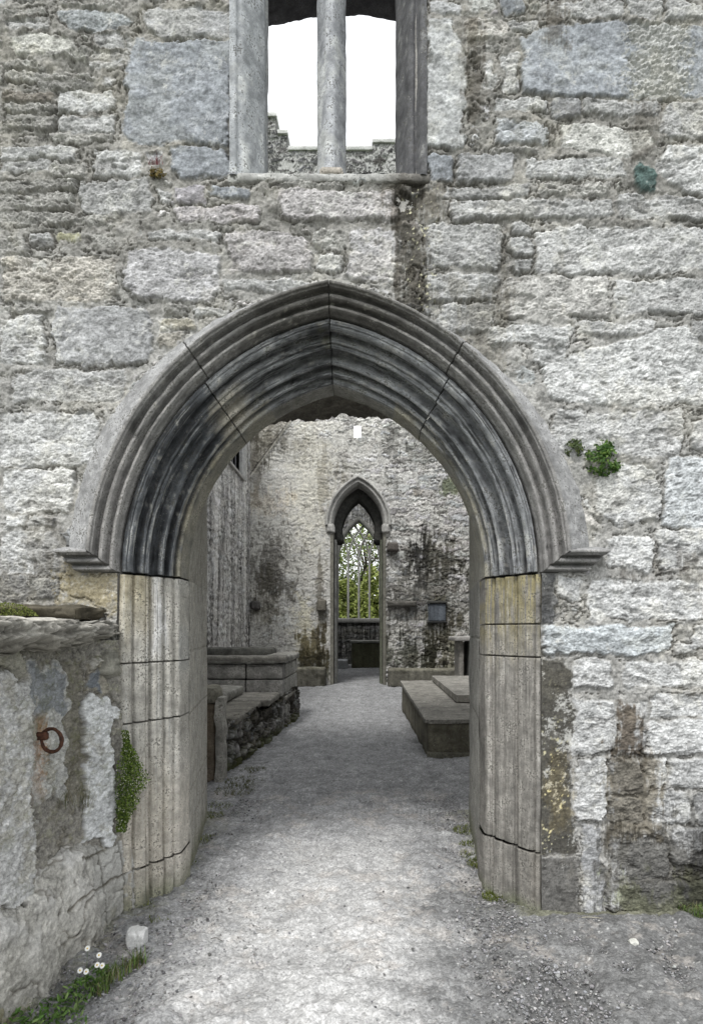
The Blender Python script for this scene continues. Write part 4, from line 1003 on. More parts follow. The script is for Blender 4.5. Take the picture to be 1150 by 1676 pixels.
# ------------------------------------------------------------------ nave side walls
def side_wall(name, xw, nrm, y0, y1, zt, label, winbox, seed, tone):
    t = thing(name, (xw, (y0 + y1) / 2, 0), label, 'wall')
    st = .03
    u = np.arange(y0, y1, st); z = np.arange(-.05, zt, st); U, Z = np.meshgrid(u, z)
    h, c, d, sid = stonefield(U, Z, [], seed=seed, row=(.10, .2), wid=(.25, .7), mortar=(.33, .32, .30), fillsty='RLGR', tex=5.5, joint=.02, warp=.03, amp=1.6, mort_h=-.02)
    sk = samp(G_STRK, U / 3.2, Z / 6.5); sk2 = samp(G_STRK, U / 7.5 + .4, Z / 9.); i2 = samp(G_ISO2, U / 4, Z / 4)
    c = mixc(c, np.array(tone), .45)
    c = c * np.clip(1 + .30 * sk + .22 * sk2, .25, 1.6)[..., None]
    c = mulc(c, (.32, .31, .30), sstep(.5, 1.4, -sk2 + .4 * sk) * .8 * sstep(6, 2.5, Z))
    c = mixc(c, (.58, .57, .54), sstep(.9, 1.9, sk + .4 * i2) * .6)
    keep = np.ones_like(U, bool)
    if winbox: keep = ~((U > winbox[0]) & (U < winbox[1]) & (Z > winbox[2]) & (Z < winbox[3]))
    relief('masonry', u, z, h, c, keep, (xw, 0, 0), (0, 1, 0), (0, 0, 1), (nrm, 0, 0), M_FAR, t)
    return t
lw = side_wall('nave_wall', -3.25, 1, 5.06, TY - .02, 8.6, 'long grey streaked side wall left of the nave, with a small barred window high up', (12.2, 15.95, 5.62, 7.1), 41, (.40, .39, .37))
core('wall_core', [((-7.2, 5.04, -.1), (-3.29, 12.2, 8.55)), ((-7.2, 17.0, -.1), (-3.29, TY - .01, 8.55)), ((-7.2, 12.202, -.1), (-3.29, 16.998, 5.50)), ((-7.2, 12.202, 7.22), (-3.29, 16.998, 8.55)), ((-7.3, 12.21, 5.51), (-7.1, 16.99, 7.21))], lw, (.06, .06, .055))  # closed room behind the bars; its shade is put into the stone tone
fr = props(bpy.data.objects.new('window', None)); COL.objects.link(fr); fr.parent = lw; fr.matrix_parent_inverse = Matrix.Translation(-Vector(lw.location)); fr.location = (-3.3, 14.1, 5.6)
def lwin(name, lo, hi, tone, mat=M_DRESS, **k):
    o = rock_box(name, lo, hi, mat, None, tone, .006, .05, .02, **k); o.parent = fr; o.matrix_parent_inverse = Matrix.Translation(-Vector(fr.location))
lwin('jamb', (-3.27, 15.85, 5.55), (-3.17, 16.45, 7.0), (.36, .36, .35)); lwin('sill', (-3.30, 12.1, 5.52), (-3.18, 16.3, 5.60), (.36, .35, .33)); lwin('jamb', (-3.45, 12.0, 5.63), (-3.18, 12.25, 7.0), (.36, .36, .35), seed=3)
for k in range(9):
    yb = 12.6 + k * .38; lwin('bar', (-3.34, yb, 5.60), (-3.30, yb + .045, 7.1), (.13, .13, .14))
rw = side_wall('nave_wall', 3.3, -1, 5.06, TY - .02, 6.2, 'grey streaked side wall right of the nave, mostly hidden by the door jamb', None, 47, (.30, .29, .27))
core('wall_core', [((3.34, 5.04, -.1), (4.2, TY - .01, 6.15))], rw, (.16, .16, .15))

# ------------------------------------------------------------------ chancel beyond the tower
EY = 28.0
ew = thing('east_wall', (tx(587, EY), EY, 0), 'far chancel end wall with a tall traceried window, framed by the narrow tower arch', 'wall')
ECX = WX(587, EY); EHW = .98; EZS = WZ(918, EY); ESILL = WZ(1012, EY); EC = 1.29
def build_east():
    st = .03; x = np.arange(-3.6, 3.4, st); z = np.arange(-.05, 9.2, st); X, Z = np.meshgrid(x, z)
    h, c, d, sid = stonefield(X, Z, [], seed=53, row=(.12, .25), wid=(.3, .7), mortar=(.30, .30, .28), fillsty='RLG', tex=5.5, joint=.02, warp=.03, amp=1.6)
    sk = samp(G_STRK, X / 3.5, Z / 5)
    c = c * .55 * np.clip(1 + .6 * sk, .3, 1.9)[..., None]
    c = np.where((Z < ESILL)[..., None], c * .6, c)
    xx = np.abs(X - ECX)
    keep = ~(((xx < EHW) & (Z < EZS) & (Z > ESILL)) | ((Z >= EZS) & (np.hypot(xx + EC, Z - EZS) < EHW + EC)))
    relief('masonry', x, z, h, c, keep, (0, EY, 0), (1, 0, 0), (0, 0, 1), (0, -1, 0), M_FAR, ew)
build_east()
core('wall_core', [((-3.6, EY + .05, -.1), (ECX - EHW - .05, EY + .8, 9.1)), ((ECX + EHW + .05, EY + .05, -.1), (3.4, EY + .8, 9.1)), ((ECX - EHW - .04, EY + .05, -.1), (ECX + EHW + .04, EY + .8, ESILL - .03)), ((ECX - EHW - .04, EY + .05, EZS + 2.1), (ECX + EHW + .04, EY + .8, 9.1))], ew, (.2, .2, .18))
core('side_wall', [((-4.4, 22.01, -.1), (-3.602, EY + .8, 8)), ((3.402, 22.01, -.1), (4.2, EY + .8, 8))], ew, (.28, .27, .25))
arch_ring('window_arch', [(.14, -.03), (.0, -.02), (-.05, .05), (-.05, .4)], EHW, ECX, EY, EZS, EC, ew, (.27, .27, .25), zfoot=ESILL)
rock_box('window_sill', (ECX - 1.15, EY - .10, ESILL - .22), (ECX + 1.15, EY + .5, ESILL), M_FAR, ew, (.25, .25, .24), .01, .05, .04, seed=61)
def bar_path(name, pts, r, parent, tone):
    """mullion / tracery bar: square section swept along points in the wall plane"""
    pts = np.array(pts, float); n = len(pts); T = np.gradient(pts, axis=0); T /= np.linalg.norm(T, axis=1)[:, None]
    Nn = np.stack([T[:, 2], 0 * T[:, 0], -T[:, 0]], 1); Y = np.array((0, 1., 0))
    ring = [(-1, -.4), (-.3, -1.3), (.3, -1.3), (1, -.4), (1, .4), (.3, 1.3), (-.3, 1.3), (-1, .4), (-1, -.4)]
    P = np.stack([pts + Nn * r * a + Y * r * b for a, b in ring], 1)
    c = np.full(P.shape, 1.) * np.array(tone) * (1 + .3 * fbm3(P, 6, 3, 4))[..., None]
    return link(name, mesh_np(name, P.reshape(-1, 3), grid_faces(n, len(ring)), c.reshape(-1, 3)), M_FAR, parent)
lw4 = EHW * 2 / 4; ey = EY + .2; R = EHW + EC
for k in (-1, 0, 1):
    xm = ECX + k * lw4
    bar_path('mullion', [(xm, ey, z_) for z_ in np.linspace(ESILL, EZS, 12)], .05, ew, (.42, .42, .40))
    for sd_ in (-1, 1):
        pts = []
        for th in np.linspace(0, 1.3, 60):
            x_ = xm + sd_ * (R - R * math.cos(th)); z_ = EZS + R * math.sin(th)
            if math.hypot(abs(x_ - ECX) + EC, z_ - EZS) > R - .0: break
            pts.append((x_, ey + (.012 if sd_ > 0 else 0), z_))
        if len(pts) > 4: bar_path('tracery', pts, .042, ew, (.30, .30, .28))
for k in range(4):
    c_ = ECX - EHW + lw4 * (k + .5)
    for sd_ in (-1, 1):
        pts = [(c_ + sd_ * (lw4 / 2 - (.5 - .5 * math.cos(t * math.pi / 2)) * lw4), ey - .012, EZS - .15 + .42 * math.sin(t * math.pi / 2)) for t in np.linspace(0, .66, 14)]
        bar_path('tracery', pts, .03, ew, (.30, .30, .28))
# altar tomb and step under the window
al = thing('altar_tomb', (WX(610, 25.8), 25.8, 0), 'dark mossy altar tomb with a thin slab under the far traceried window', 'tomb')
ax0, ax1 = WX(572, 25.2), WX(660, 25.2)
rock_box('chest', (ax0 + .08, 25.3, -.03), (ax1, 26.6, 1.02), M_FAR, al, (.13, .13, .085), .015, .05, .03, seed=71, streaky=.5)
rock_box('slab', (ax0, 25.2, 1.025), (ax1 + .1, 26.7, 1.13), M_FAR, al, (.26, .26, .24), .01, .05, .03, seed=72)
o = rock_box('stone_step', (WX(538, 24.6), 24.6, -.03), (WX(568, 24.6), 26.0, .34), M_FAR, None, (.42, .43, .44), .008, .05, .03, seed=73)
props(o, 'pale grey stone step left of the altar tomb under the far window', 'step')

# ------------------------------------------------------------------ left side of the nave: ashlar tomb, bench, end slab
ch = thing('tomb_chest', (-1.9, 10.4, 0), 'tall ashlar chest tomb with clean block courses and dark hollow top, against the left wall', 'tomb')
def courses(lo, hi, hs, name, parent, tone, seed, skip=0):
    rng = np.random.default_rng(seed); z = lo[2]
    for hgt in hs:
        x = lo[0]
        while x < hi[0] - .05:
            wdt = rng.uniform(.45, .85); x2 = min(hi[0], x + wdt)
            if hi[0] - x2 < .25: x2 = hi[0]
            t = np.array(tone) * rng.uniform(.85, 1.12)
            rock_box(name, (x + .006, lo[1] + rng.uniform(0, .006), z + .006), (x2 - .004, hi[1], z + hgt - .005), M_DRESSF, parent, t, .008, .035, .018, seed=int(rng.integers(100)), streaky=.25)
            x = x2
        z += hgt
def merge(objs, name, parent):
    bm = bmesh.new()
    for o in objs: bm.from_mesh(o.data)
    me = bpy.data.meshes.new(name); bm.to_mesh(me); bm.free(); mat = objs[0].data.materials[0]
    for o in objs: bpy.data.objects.remove(o, do_unlink=True)
    return link(name, me, mat, parent)
courses((-3.2, 9.45, -.03), (-1.262, 9.7, 0), (.42, .40, .24, ), 'ashlar_block', ch, (.30, .295, .28), 5)
def ycourses(x0, x1, y0, y1, hs, name, parent, tone, seed):
    rng = np.random.default_rng(seed); z = -.03
    for hgt in hs:
        y = y0
        while y < y1 - .05:
            y2 = min(y1, y + rng.uniform(.5, .9))
            if y1 - y2 < .3: y2 = y1
            rock_box(name, (x0, y + .006, z + .006), (x1 + rng.uniform(0, .005), y2 - .005, z + hgt - .006), M_DRESSF, parent, np.array(tone) * rng.uniform(.9, 1.1), .008, .035, .018, seed=int(rng.integers(100)), streaky=.3)
            y = y2
        z += hgt
ycourses(-1.5, -1.255, 9.705, 11.35, (.42, .40, .24), 'ashlar_block', ch, (.33, .325, .30), 6)
merge([o for o in ch.children if o.name.startswith('ashlar_block')], 'ashlar_sides', ch)
core('infill', [((-3.2, 9.72, -.03), (-1.52, 11.34, .98))], ch, (.10, .10, .09))
rock_box('cap_slab', (-3.22, 9.40, 1.035), (-1.21, 9.86, 1.15), M_DRESSF, ch, (.15, .145, .13), .018, .04, .04, seed=81, extra=lambda V, c: mixc(c, (.5, .5, .48), sstep(1.07, 1.05, V[:, 2]) * .6))
rock_box('cap_slab', (-1.62, 9.865, 1.035), (-1.20, 11.40, 1.15), M_DRESSF, ch, (.24, .235, .215), .018, .04, .04, seed=82)
rock_box('back_kerb', (-3.2, 10.95, 1.0), (-1.65, 11.42, 1.24), M_DRESSF, ch, (.10, .10, .09), .02, .05, .05, seed=83)
# rubble bench with grave slabs on top
bn = thing('stone_bench', (-1.7, 8.2, 0), 'low mossy rubble bench topped with flat slabs, along the left of the nave floor', 'bench', None)
def build_bench():
    u = np.arange(0, 4.4, .022); z = np.arange(-.04, .62, .018); U, Z = np.meshgrid(u, z)
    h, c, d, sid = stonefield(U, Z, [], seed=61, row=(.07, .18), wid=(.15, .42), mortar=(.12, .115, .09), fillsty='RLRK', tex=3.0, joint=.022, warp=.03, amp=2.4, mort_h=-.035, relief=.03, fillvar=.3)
    Y = 6.55 + U; xl = -1.47 + (-1.19 + 1.47) * (Y - 6.5) / 4.3
    n = samp(G_ISO2, U / 2, Z / 2)
    top = .50 + .05 * np.sign(np.sin(U * 2.2)) + .02 * n
    c = c * .62; c = mulc(c, (.5, .48, .40), sstep(.2, 1.2, n)); c = mixc(c, (.09, .10, .03), sstep(.16, .02, Z + .04 * n) * .7)
    P = np.stack([xl + h, Y, np.minimum(Z, top)], -1)
    link('rubble_face', mesh_np('rubble_face', P.reshape(-1, 3), grid_faces(len(z), len(u)), c.reshape(-1, 3)), M_FAR, bn)
build_bench()
core('infill', [((-3.2, 6.6, -.03), (-1.56, 9.4, .44)), ((-3.2, 9.41, -.03), (-1.52, 9.44, .44)), ((-1.55, 8.5, -.03), (-1.36, 10.9, .44))], bn, (.12, .115, .10))
rock_box('top_slab', (-2.3, 6.75, .50), (-1.40, 8.35, .585), M_DRESSF, bn, (.20, .19, .165), .015, .04, .03, seed=91, streaky=0)
rock_box('top_slab', (-2.3, 8.37, .50), (-1.30, 9.42, .60), M_DRESSF, bn, (.23, .22, .195), .015, .04, .03, seed=92)
rock_box('top_slab', (-1.255, 9.42, .46), (-1.20, 10.9, .53), M_DRESSF, bn, (.23, .22, .195), .015, .04, .03, seed=94)
o = rock_box('grave_slab', (-2.5, 7.0, .60), (-1.80, 9.1, .735), M_DRESSF, None, (.27, .265, .24), .014, .04, .03, seed=93)
props(o, 'thick grey grave slab lying on the back of the left rubble bench', 'grave slab')
es = thing('upright_slab', (-1.75, 6.4, 0), 'upright brown grave slab in a rough pale stone frame at the near end of the left bench', 'grave slab')
rock_box('slab', (-2.2, 6.30, -.03), (-1.545, 6.42, .80), M_DRESSF, es, (.17, .14, .105), .012, .03, .03, seed=95, streaky=.5)
rock_box('side_post', (-1.535, 6.25, -.03), (-1.455, 6.48, .86), M_DRESSF, es, (.33, .32, .29), .022, .02, .010, freq=8, seed=96)
rock_box('top_stone', (-2.25, 6.18, .805), (-1.50, 6.52, .97), M_DRESSF, es, (.23, .22, .18), .03, .03, .06, seed=97)

# ------------------------------------------------------------------ right side of the nave: big slab tomb
def skew_box(name, corners, z0a, z1a, z0b, z1b, mat, parent, tone, seed, res=.035, amp=.006, streaky=0, extra=None):
    """box whose plan is the quad corners (near-left, near-right, far-right, far-left), heights vary near->far"""
    o = rock_box(name, (0, 0, 0), (2, 2, 1), mat, parent, tone, 0, .04, .02, seed=seed)
    me = o.data; n = len(me.vertices); co = np.empty(n * 3, np.float32); me.vertices.foreach_get('co', co); co = co.reshape(-1, 3)
    u = co[:, 0] / 2; v = co[:, 1] / 2; w = co[:, 2]
    q = np.array(corners, float)
    xy = ((1 - u) * (1 - v))[:, None] * q[0] + (u * (1 - v))[:, None] * q[1] + (u * v)[:, None] * q[2] + ((1 - u) * v)[:, None] * q[3]
    z = (z0a + (z0b - z0a) * v) * (1 - w) + (z1a + (z1b - z1a) * v) * w
    P = np.concatenate([xy, z[:, None]], 1)
    nz = np.stack([fbm3(P, 8, 4, seed + i) for i in range(3)], 1); P = P + nz * amp
    f = fbm3(P, 3, 4, seed + 30); f2 = fbm3(P, 16, 4, seed + 31)
    c = np.full(P.shape, 1.) * np.array(tone) * (1 + .3 * f + .3 * f2)[:, None]
    if streaky: c = c * (1 + streaky * fbm3(P, 6, 4, seed + 40, (2, 2, .15)))[:, None]
    if extra: c = extra(P, c)
    me.vertices.foreach_set('co', P.astype(np.float32).ravel())
    a = me.color_attributes['Col']; cc = np.ones((n, 4), np.float32); cc[:, :3] = np.clip(c, .004, .9); a.data.foreach_set('color', cc.ravel()); me.update()
    return o
tb = thing('slab_tomb', (1.4, 9.8, 0), 'wide low chest tomb with broad smooth brown-grey top slab, right of the nave floor', 'tomb')
pA, pB, pC, pD = (.74, 7.5), (2.6, 7.5), (2.6, 12.0), (.69, 12.0)
skew_box('chest', [(pA[0] + .035, pA[1] + .04), pB, pC, (pD[0] + .03, pD[1])], -.03, .40, -.03, .50, M_DRESSF, tb, (.16, .15, .115), 101, amp=.010, streaky=.5,
         extra=lambda P, c: mixc(c, (.05, .05, .035), sstep(.08, .0, P[:, 2]) * .7))
skew_box('top_slab', [pA, (2.62, 7.48), (2.62, 12.02), (pD[0], 12.02)], .402, .455, .502, .565, M_DRESSF, tb, (.25, .24, .215), 102, amp=.014)
skew_box('base_stone', [(.76, 7.44), (1.9, 7.44), (1.9, 7.54), (.76, 7.54)], -.02, .05, -.02, .05, M_DRESSF, tb, (.17, .165, .13), 103, amp=.02)
o = skew_box('grave_slab', [(1.33, 8.9), (2.55, 8.9), (2.55, 11.9), (1.30, 11.9)], .50, .61, .575, .67, M_DRESSF, None, (.27, .26, .235), 104)
props(o, 'dark-edged grave slab lying on top of the wide low tomb on the right', 'grave slab')
tt = thing('table_tomb', (2.6, 14.8, 0), 'narrow table tomb with thin slab on upright leg, behind the wide low tomb', 'tomb')
rock_box('slab', (WX(743, 14.6), 14.5, 1.30), (3.2, 15.7, 1.40), M_FAR, tt, (.36, .35, .33), .01, .04, .03, seed=111)
rock_box('leg', (WX(752, 14.6), 14.7, .1), (WX(760, 14.6), 15.5, 1.295), M_FAR, tt, (.22, .21, .19), .01, .04, .03, seed=112)
rock_box('leg', (WX(768, 14.6), 14.7, .1), (3.1, 15.5, 1.295), M_FAR, tt, (.12, .12, .11), .01, .04, .03, seed=113)
rock_box('base', (WX(747, 14.6), 14.55, -.03), (3.15, 15.6, .10), M_FAR, tt, (.16, .155, .13), .01, .04, .03, seed=114)

# ================================================================== left foreground: projecting ruined stub
sb = thing('ruined_wall_stub', (-1.7, 2.8, 0), 'broken projecting wall stub with pale rough faces and overhanging top slab, left of the doorway', 'wall')
def curve_xy(pts, s):
    pts = np.array(pts, float); L = np.concatenate([[0], np.cumsum(np.hypot(*np.diff(pts, axis=0).T))])
    # smooth through points
    k = 40; s = np.asarray(s)
    x = np.interp(s, L, pts[:, 0]); y = np.interp(s, L, pts[:, 1]); return x, y, L[-1]
def build_stub():
    # upper face: plan path from the jamb to the viewer, with the photo's stones placed on it
    pts = [(-1.335, 3.36), (-1.355, 3.30), (-1.452, 3.15), (-1.462, 3.10), (-1.497, 2.99), (-1.502, 2.76), (-1.478, 2.73), (-1.50, 2.5), (-1.55, 2.1), (-1.62, 1.5), (-1.70, .6)]
    _, _, Lt = curve_xy(pts, 0.)
    s = np.concatenate([np.arange(0, .95, .0045), np.arange(.95, Lt, .02)]); z = np.arange(.38, 1.50, .0048)
    S, Z = np.meshgrid(s, z); x, y, _ = curve_xy(pts, S)
    tx_, ty_, _ = curve_xy(pts, S + .02); nx, ny = (ty_ - y), -(tx_ - x); ln = np.hypot(nx, ny) + 1e-9; nx, ny = -nx / ln, -ny / ln
    PX = 597 + x / y * 1000; PY = 1032 - (Z - EYE) / y * 1000
    iso = samp(G_ISO2, S / .8, Z / .8); lay = samp(G_LAY, S / 1.3 + .3, Z / 1.3); lay2 = samp(G_LAY2, S / 1.3, Z / 1.3 + .4); fine = samp(G_FINE, S / 1.2, Z / 1.2)
    lays = samp(G_LAYS, S / 1.5 + .3, Z / 1.5); sm_ = samp(G_SM, S / 1.1, Z / 1.1 + .5); q = lays * 1.6; saw = q - np.floor(q)
    h = .004 * iso + .0012 * lay2 + .004 * sm_
    c = np.full(S.shape + (3,), 1.) * np.array((.25, .24, .215)) * (1 + .2 * iso + .15 * fine)[..., None]
    sm = samp(G_SM, S / .7 + .2, Z / .7); wb = 9 * samp(G_SM, S / 2.4 + .1, Z / 2.4) + 2.5 * sm
    def patch(x0, y0, x1, y1, colr, amt=1., lift=0., rough=0., soft=2.5, n=.10):
        nonlocal c, h
        d = np.minimum(np.minimum(PX + wb * .5 - x0, x1 - PX - wb * .5), np.minimum(PY + wb - y0, y1 - PY - wb)); m = sstep(-soft * .4, soft, d)
        ed = np.exp(-((d + .5) / 1.6) ** 2) * sstep(-.3, .5, sm) * (lift != 0); c = mulc(c, (.3, .28, .24), ed * .8); h = h - .010 * ed
        c = mixc(c, np.array(colr) * (1 + n * lay2 + n * fine + .10 * sm)[..., None], m * amt); h = h + m * (lift + rough * (saw - .5) * 1.3)
    patch(-400, 1112, 49, 1475, (.50, .50, .49), 1, .022, .005)
    patch(-400, 1040, 44, 1108, (.34, .33, .28), .9, .01, .012)
    patch(50, 1092, 106, 1316, (.42, .42, .40), 1, .006, .003)
    patch(52, 1096, 102, 1172, (.22, .235, .25), .85, 0, 0)
    patch(106, 1080, 134, 1300, (.19, .18, .15), .9, -.012, .004)
    patch(134, 1148, 190, 1385, (.55, .56, .56), 1, .016, .003)
    patch(140, 1085, 180, 1140, (.32, .30, .25), .8, .01, .006)
    patch(142, 1102, 164, 1136, (.17, .19, .215), .9, .004, 0)
    patch(145, 1080, 182, 1096, (.40, .39, .36), .8, .008, .006)
    rust = sstep(16, 2, np.abs(PX - 62 - 3 * iso)) * sstep(1160, 1190, PY) * sstep(1330, 1250, PY)
    c = mixc(c, (.36, .20, .10), np.clip(rust * (.6 + .3 * iso), 0, 1) * .9)
    c = mulc(c, (.55, .52, .42), sstep(.4, 1.4, samp(G_ISO, S / 1.2, Z / 1.2)) * .5)
    c = mixc(c, (.12, .13, .05), sstep(.8, 1.6, iso + .4 * lay) * .35)
    P = np.stack([x + nx * h, y + ny * h, Z], -1)
    link('upper_face', mesh_np('upper_face', P.reshape(-1, 3), grid_faces(len(z), len(s))[:, ::-1], c.reshape(-1, 3)), M_WALL, sb)
    # lower battered plinth and ledge
    gp = [(-1.255, 3.44), (-1.30, 3.36), (-1.335, 3.2), (-1.36, 2.9), (-1.375, 2.6), (-1.40, 2.35), (-1.45, 1.9), (-1.52, 1.3), (-1.6, .6)]
    _, _, Lg = curve_xy(gp, 0.)
    s = np.concatenate([np.arange(0, 1.35, .0055), np.arange(1.35, Lg, .02)]); v = np.linspace(0, 1, 150)
    S, V = np.meshgrid(s, v); x, y, _ = curve_xy(gp, S)
    for _ in range(1): pass
    topz = .47 + .03 * np.sin(S * 5) + .05 * sstep(.15, .0, S)
    vv = V / .68
    Z = np.where(V < .68, -.05 + (topz + .05) * np.clip(vv, 0, 1), topz + .02 * np.clip((V - .68) / .32, 0, 1))
    lean = .075 * np.clip(vv, 0, 1) ** 1.5 + .03 * sstep(.8, 1., vv)
    X = x - lean - np.clip((V - .68) / .32, 0, 1) * .30
    Z = Z - .05 * sstep(.80, 1.0, vv) * (V < .68) * 0
    # round the shoulder
    sh = np.exp(-((V - .68) / .07) ** 2); Z = Z - .028 * sh; X = X - .012 * sh
    W = np.stack([X, y, Z], -1)
    n1 = fbm3(W, 5, 4, 3); n2 = fbm3(W, 17, 4, 5); n3 = fbm3(W, 50, 3, 7)
    iso = samp(G_ISO2, S / .9 + .2, V / .9 * .8); lay = samp(G_LAY, S / 1.6 + .1, V / 1.5 + .1 + S * .25); fine = samp(G_FINE, S / 1.3, V / 1.3 * .7)
    q = lay * 1.2 + .6 * iso; saw = q - np.floor(q)
    h = .050 * n1 + .018 * n2 + .004 * n3 + .005 * (saw - .5)
    cellx = (S + .05 * n1) / .34; cz = (V + .05 * n1) / .30; 
    crk = np.exp(-(fbm3(W, 4.5, 4, 61) / .035) ** 2) * sstep(-.35, .05, fbm3(W, 3, 2, 66)); hole = sstep(.50, .62, fbm3(W, 20, 2, 63)) * sstep(.0, .3, fbm3(W, 4, 2, 64))
    h = h - .014 * crk - .02 * hole
    P = W.copy(); P[..., 0] += h; P[..., 2] += .4 * h; P[..., 1] -= .2 * h * 0
    c = np.full(W.shape, 1.) * np.array((.42, .41, .375)) * (1 + .18 * iso + .15 * fine + .15 * n2)[..., None]
    PX = 597 + P[..., 0] / P[..., 1] * 1000; PY = 1032 - (P[..., 2] - EYE) / P[..., 1] * 1000
    c = c * (1 + .45 * n2)[..., None]; c = mixc(c, (.58, .575, .56), sstep(-.1, .5, n1 + .3 * n2 + .1) * sstep(.15, .5, V) * .75)
    c = mixc(c, (.31, .30, .27), sstep(.62, .1, V + .1 * n1) * .55)
    c = mixc(c, (.30, .25, .20), sstep(.70, .76, V) * .7)
    c = mulc(c, (.22, .21, .19), sstep(.42, .75, n2 + .35 * fine * .3) * sstep(.35, .6, -n1 + .5) * .8)
    c = mulc(c, (.35, .33, .29), crk * .8); c = mulc(c, (.2, .19, .17), hole)
    mm = sstep(.32, .5, fbm3(W, 4, 3, 44)) * sstep(.2, .6, n2 + .5)
    c = mixc(c, (.13, .12, .05), mm * .8)
    # dressed quoin zone next to the jamb
    k = sstep(.42, .30, S); c = mixc(c, (.33, .33, .31), k * .6)
    for s0 in (.11, .27):
        cr = np.exp(-((S - s0 - .03 * n1 - .02 * n2) / .006) ** 2) * (V < .75); c = mulc(c, (.2, .19, .17), cr); P[..., 0] -= .012 * cr
    for v0, sa in ((.30, .6), (.52, .42)):
        cr = np.exp(-((V - v0 - .05 * n1 - .03 * n2 - .1 * S) / .010) ** 2) * (S < sa); c = mulc(c, (.3, .28, .24), cr); P[..., 0] -= .010 * cr
    link('lower_plinth', mesh_np('lower_plinth', P.reshape(-1, 3), grid_faces(len(v), len(s))[:, ::-1], c.reshape(-1, 3)), M_WALL, sb)
build_stub()
core('infill', [((-3.0, .7, -.05), (-1.78, 3.30, 1.44))], sb)
def cap_edge(V, c):
    W = V.copy(); n = fbm3(W, 5, 4, 311); q = W[:, 2] * 34 + 2.6 * fbm3(W, 3.2, 3, 312) + .8 * n; saw = q - np.floor(q)
    side = sstep(-1.45, -1.37, W[:, 0]); low = sstep(1.56, 1.45, W[:, 2])
    V[:, 0] += side * (.030 * (saw - .5) - .055 * low * (1 + 1.2 * n)) + .02 * side * n
    V[:, 2] += low * (.05 * sstep(2.7, 3.3, W[:, 1]) + .045 * n)
    c = c * (.55 + .6 * saw * side + .45 * (1 - side))[:, None]
    c = mixc(c, (.48, .47, .43), sstep(.1, .6, fbm3(W, 11, 4, 313)) * .5)
    return mixc(c, (.11, .10, .07), low * side * .45)
rock_box('cap_slab', (-3.0, 1.2, 1.455), (-1.325, 3.345, 1.60), M_WALL, sb, (.36, .345, .31), .020, .010, .035, layered=.022, seed=121, freq=6,
         extra=cap_edge)
o = rock_box('cap_slab', (-2.9, 3.02, 1.603), (-1.42, 3.36, 1.675), M_WALL, sb, (.085, .075, .055), .014, .012, .03, layered=.02, seed=123)
rock_box('filler_stone', (-1.52, 3.22, 1.30), (-1.335, 3.36, 1.44), M_WALL, sb, (.25, .245, .21), .016, .012, .03, seed=125, layered=.01)
# iron ring
rg = thing('iron_ring', (WX(70, 2.92), 2.92, WZ(1208, 2.92)), 'rusty iron ring hanging from a staple in the stub wall left of the doorway', 'ring')
def torus(name, c, R_, r_, tilt, mat, parent, nR=64, nr=16, sq=1.):
    a = np.linspace(0, 2 * np.pi, nR, endpoint=False); b = np.linspace(0, 2 * np.pi, nr, endpoint=False)
    A, Bb = np.meshgrid(a, b, indexing='ij'); rr = r_ * (1 + .12 * np.sin(3 * A + 1) + .08 * np.sin(11 * A))
    P = np.stack([(R_ + rr * np.cos(Bb)) * np.cos(A), rr * np.sin(Bb), (R_ + rr * np.cos(Bb)) * np.sin(A)], -1).reshape(-1, 3)
    Mx = np.array(Matrix.Rotation(tilt, 3, 'Z')); P = P @ Mx.T + np.array(c)
    P += .0012 * np.stack([fbm3(P, 90, 2, i) for i in range(3)], 1)
    i = np.arange(nR)[:, None]; j = np.arange(nr)[None]
    F = np.stack([(i * nr + j), (i * nr + (j + 1) % nr), ((i + 1) % nR * nr + (j + 1) % nr), ((i + 1) % nR * nr + j)], -1).reshape(-1, 4)
    return link(name, mesh_np(name, P, F), mat, parent)
torus('ring', (WX(84.5, 2.75), 2.75, WZ(1212, 2.75)), .052, .0082, math.radians(-12), M_RUST, rg)
rock_box('staple', (-1.515, 2.735, WZ(1212, 2.75)), (-1.425, 2.765, WZ(1199, 2.75)), M_RUST, rg, (.1, .05, .03), .005, .006, .012, seed=3)

# ================================================================== plants and stones
def leaves(name, C, size, colr, mat=M_LEAF, parent=None, seed=0, up=.3, aspect=1.6, out=None, var=.35):
    rng = np.random.default_rng(seed); n = len(C); C = np.asarray(C, float)
    nrm = rng.normal(size=(n, 3)); nrm[:, 2] += up
    if out is not None: nrm += np.asarray(out)
    nrm /= np.linalg.norm(nrm, axis=1)[:, None]
    t = np.cross(nrm, rng.normal(size=(n, 3))); t /= np.linalg.norm(t, axis=1)[:, None]; b = np.cross(nrm, t)
    s = size * rng.uniform(.6, 1.3, n)[:, None]
    # six-sided leaf, folded a little along the middle
    pts = [(-1, 0, 0), (-.3, .5, .12), (.5, .42, .12), (1, 0, 0), (.5, -.42, .12), (-.3, -.5, .12)]
    V = np.stack([C + s * (t * a + b * (q / aspect * 1.6) + nrm * w_) for a, q, w_ in pts], 1)
    F = np.arange(n)[:, None] * 6
    F = np.concatenate([F + np.array([0, 1, 2, 3]), F + np.array([0, 3, 4, 5])])
    cc = np.array(colr)[rng.integers(len(colr), size=n)] * rng.uniform(1 - var, 1 + var, (n, 1))
    c = np.repeat(cc, 6, 0)
    return link(name, mesh_np(name, V.reshape(-1, 3), F, c, smooth=False), mat, parent)
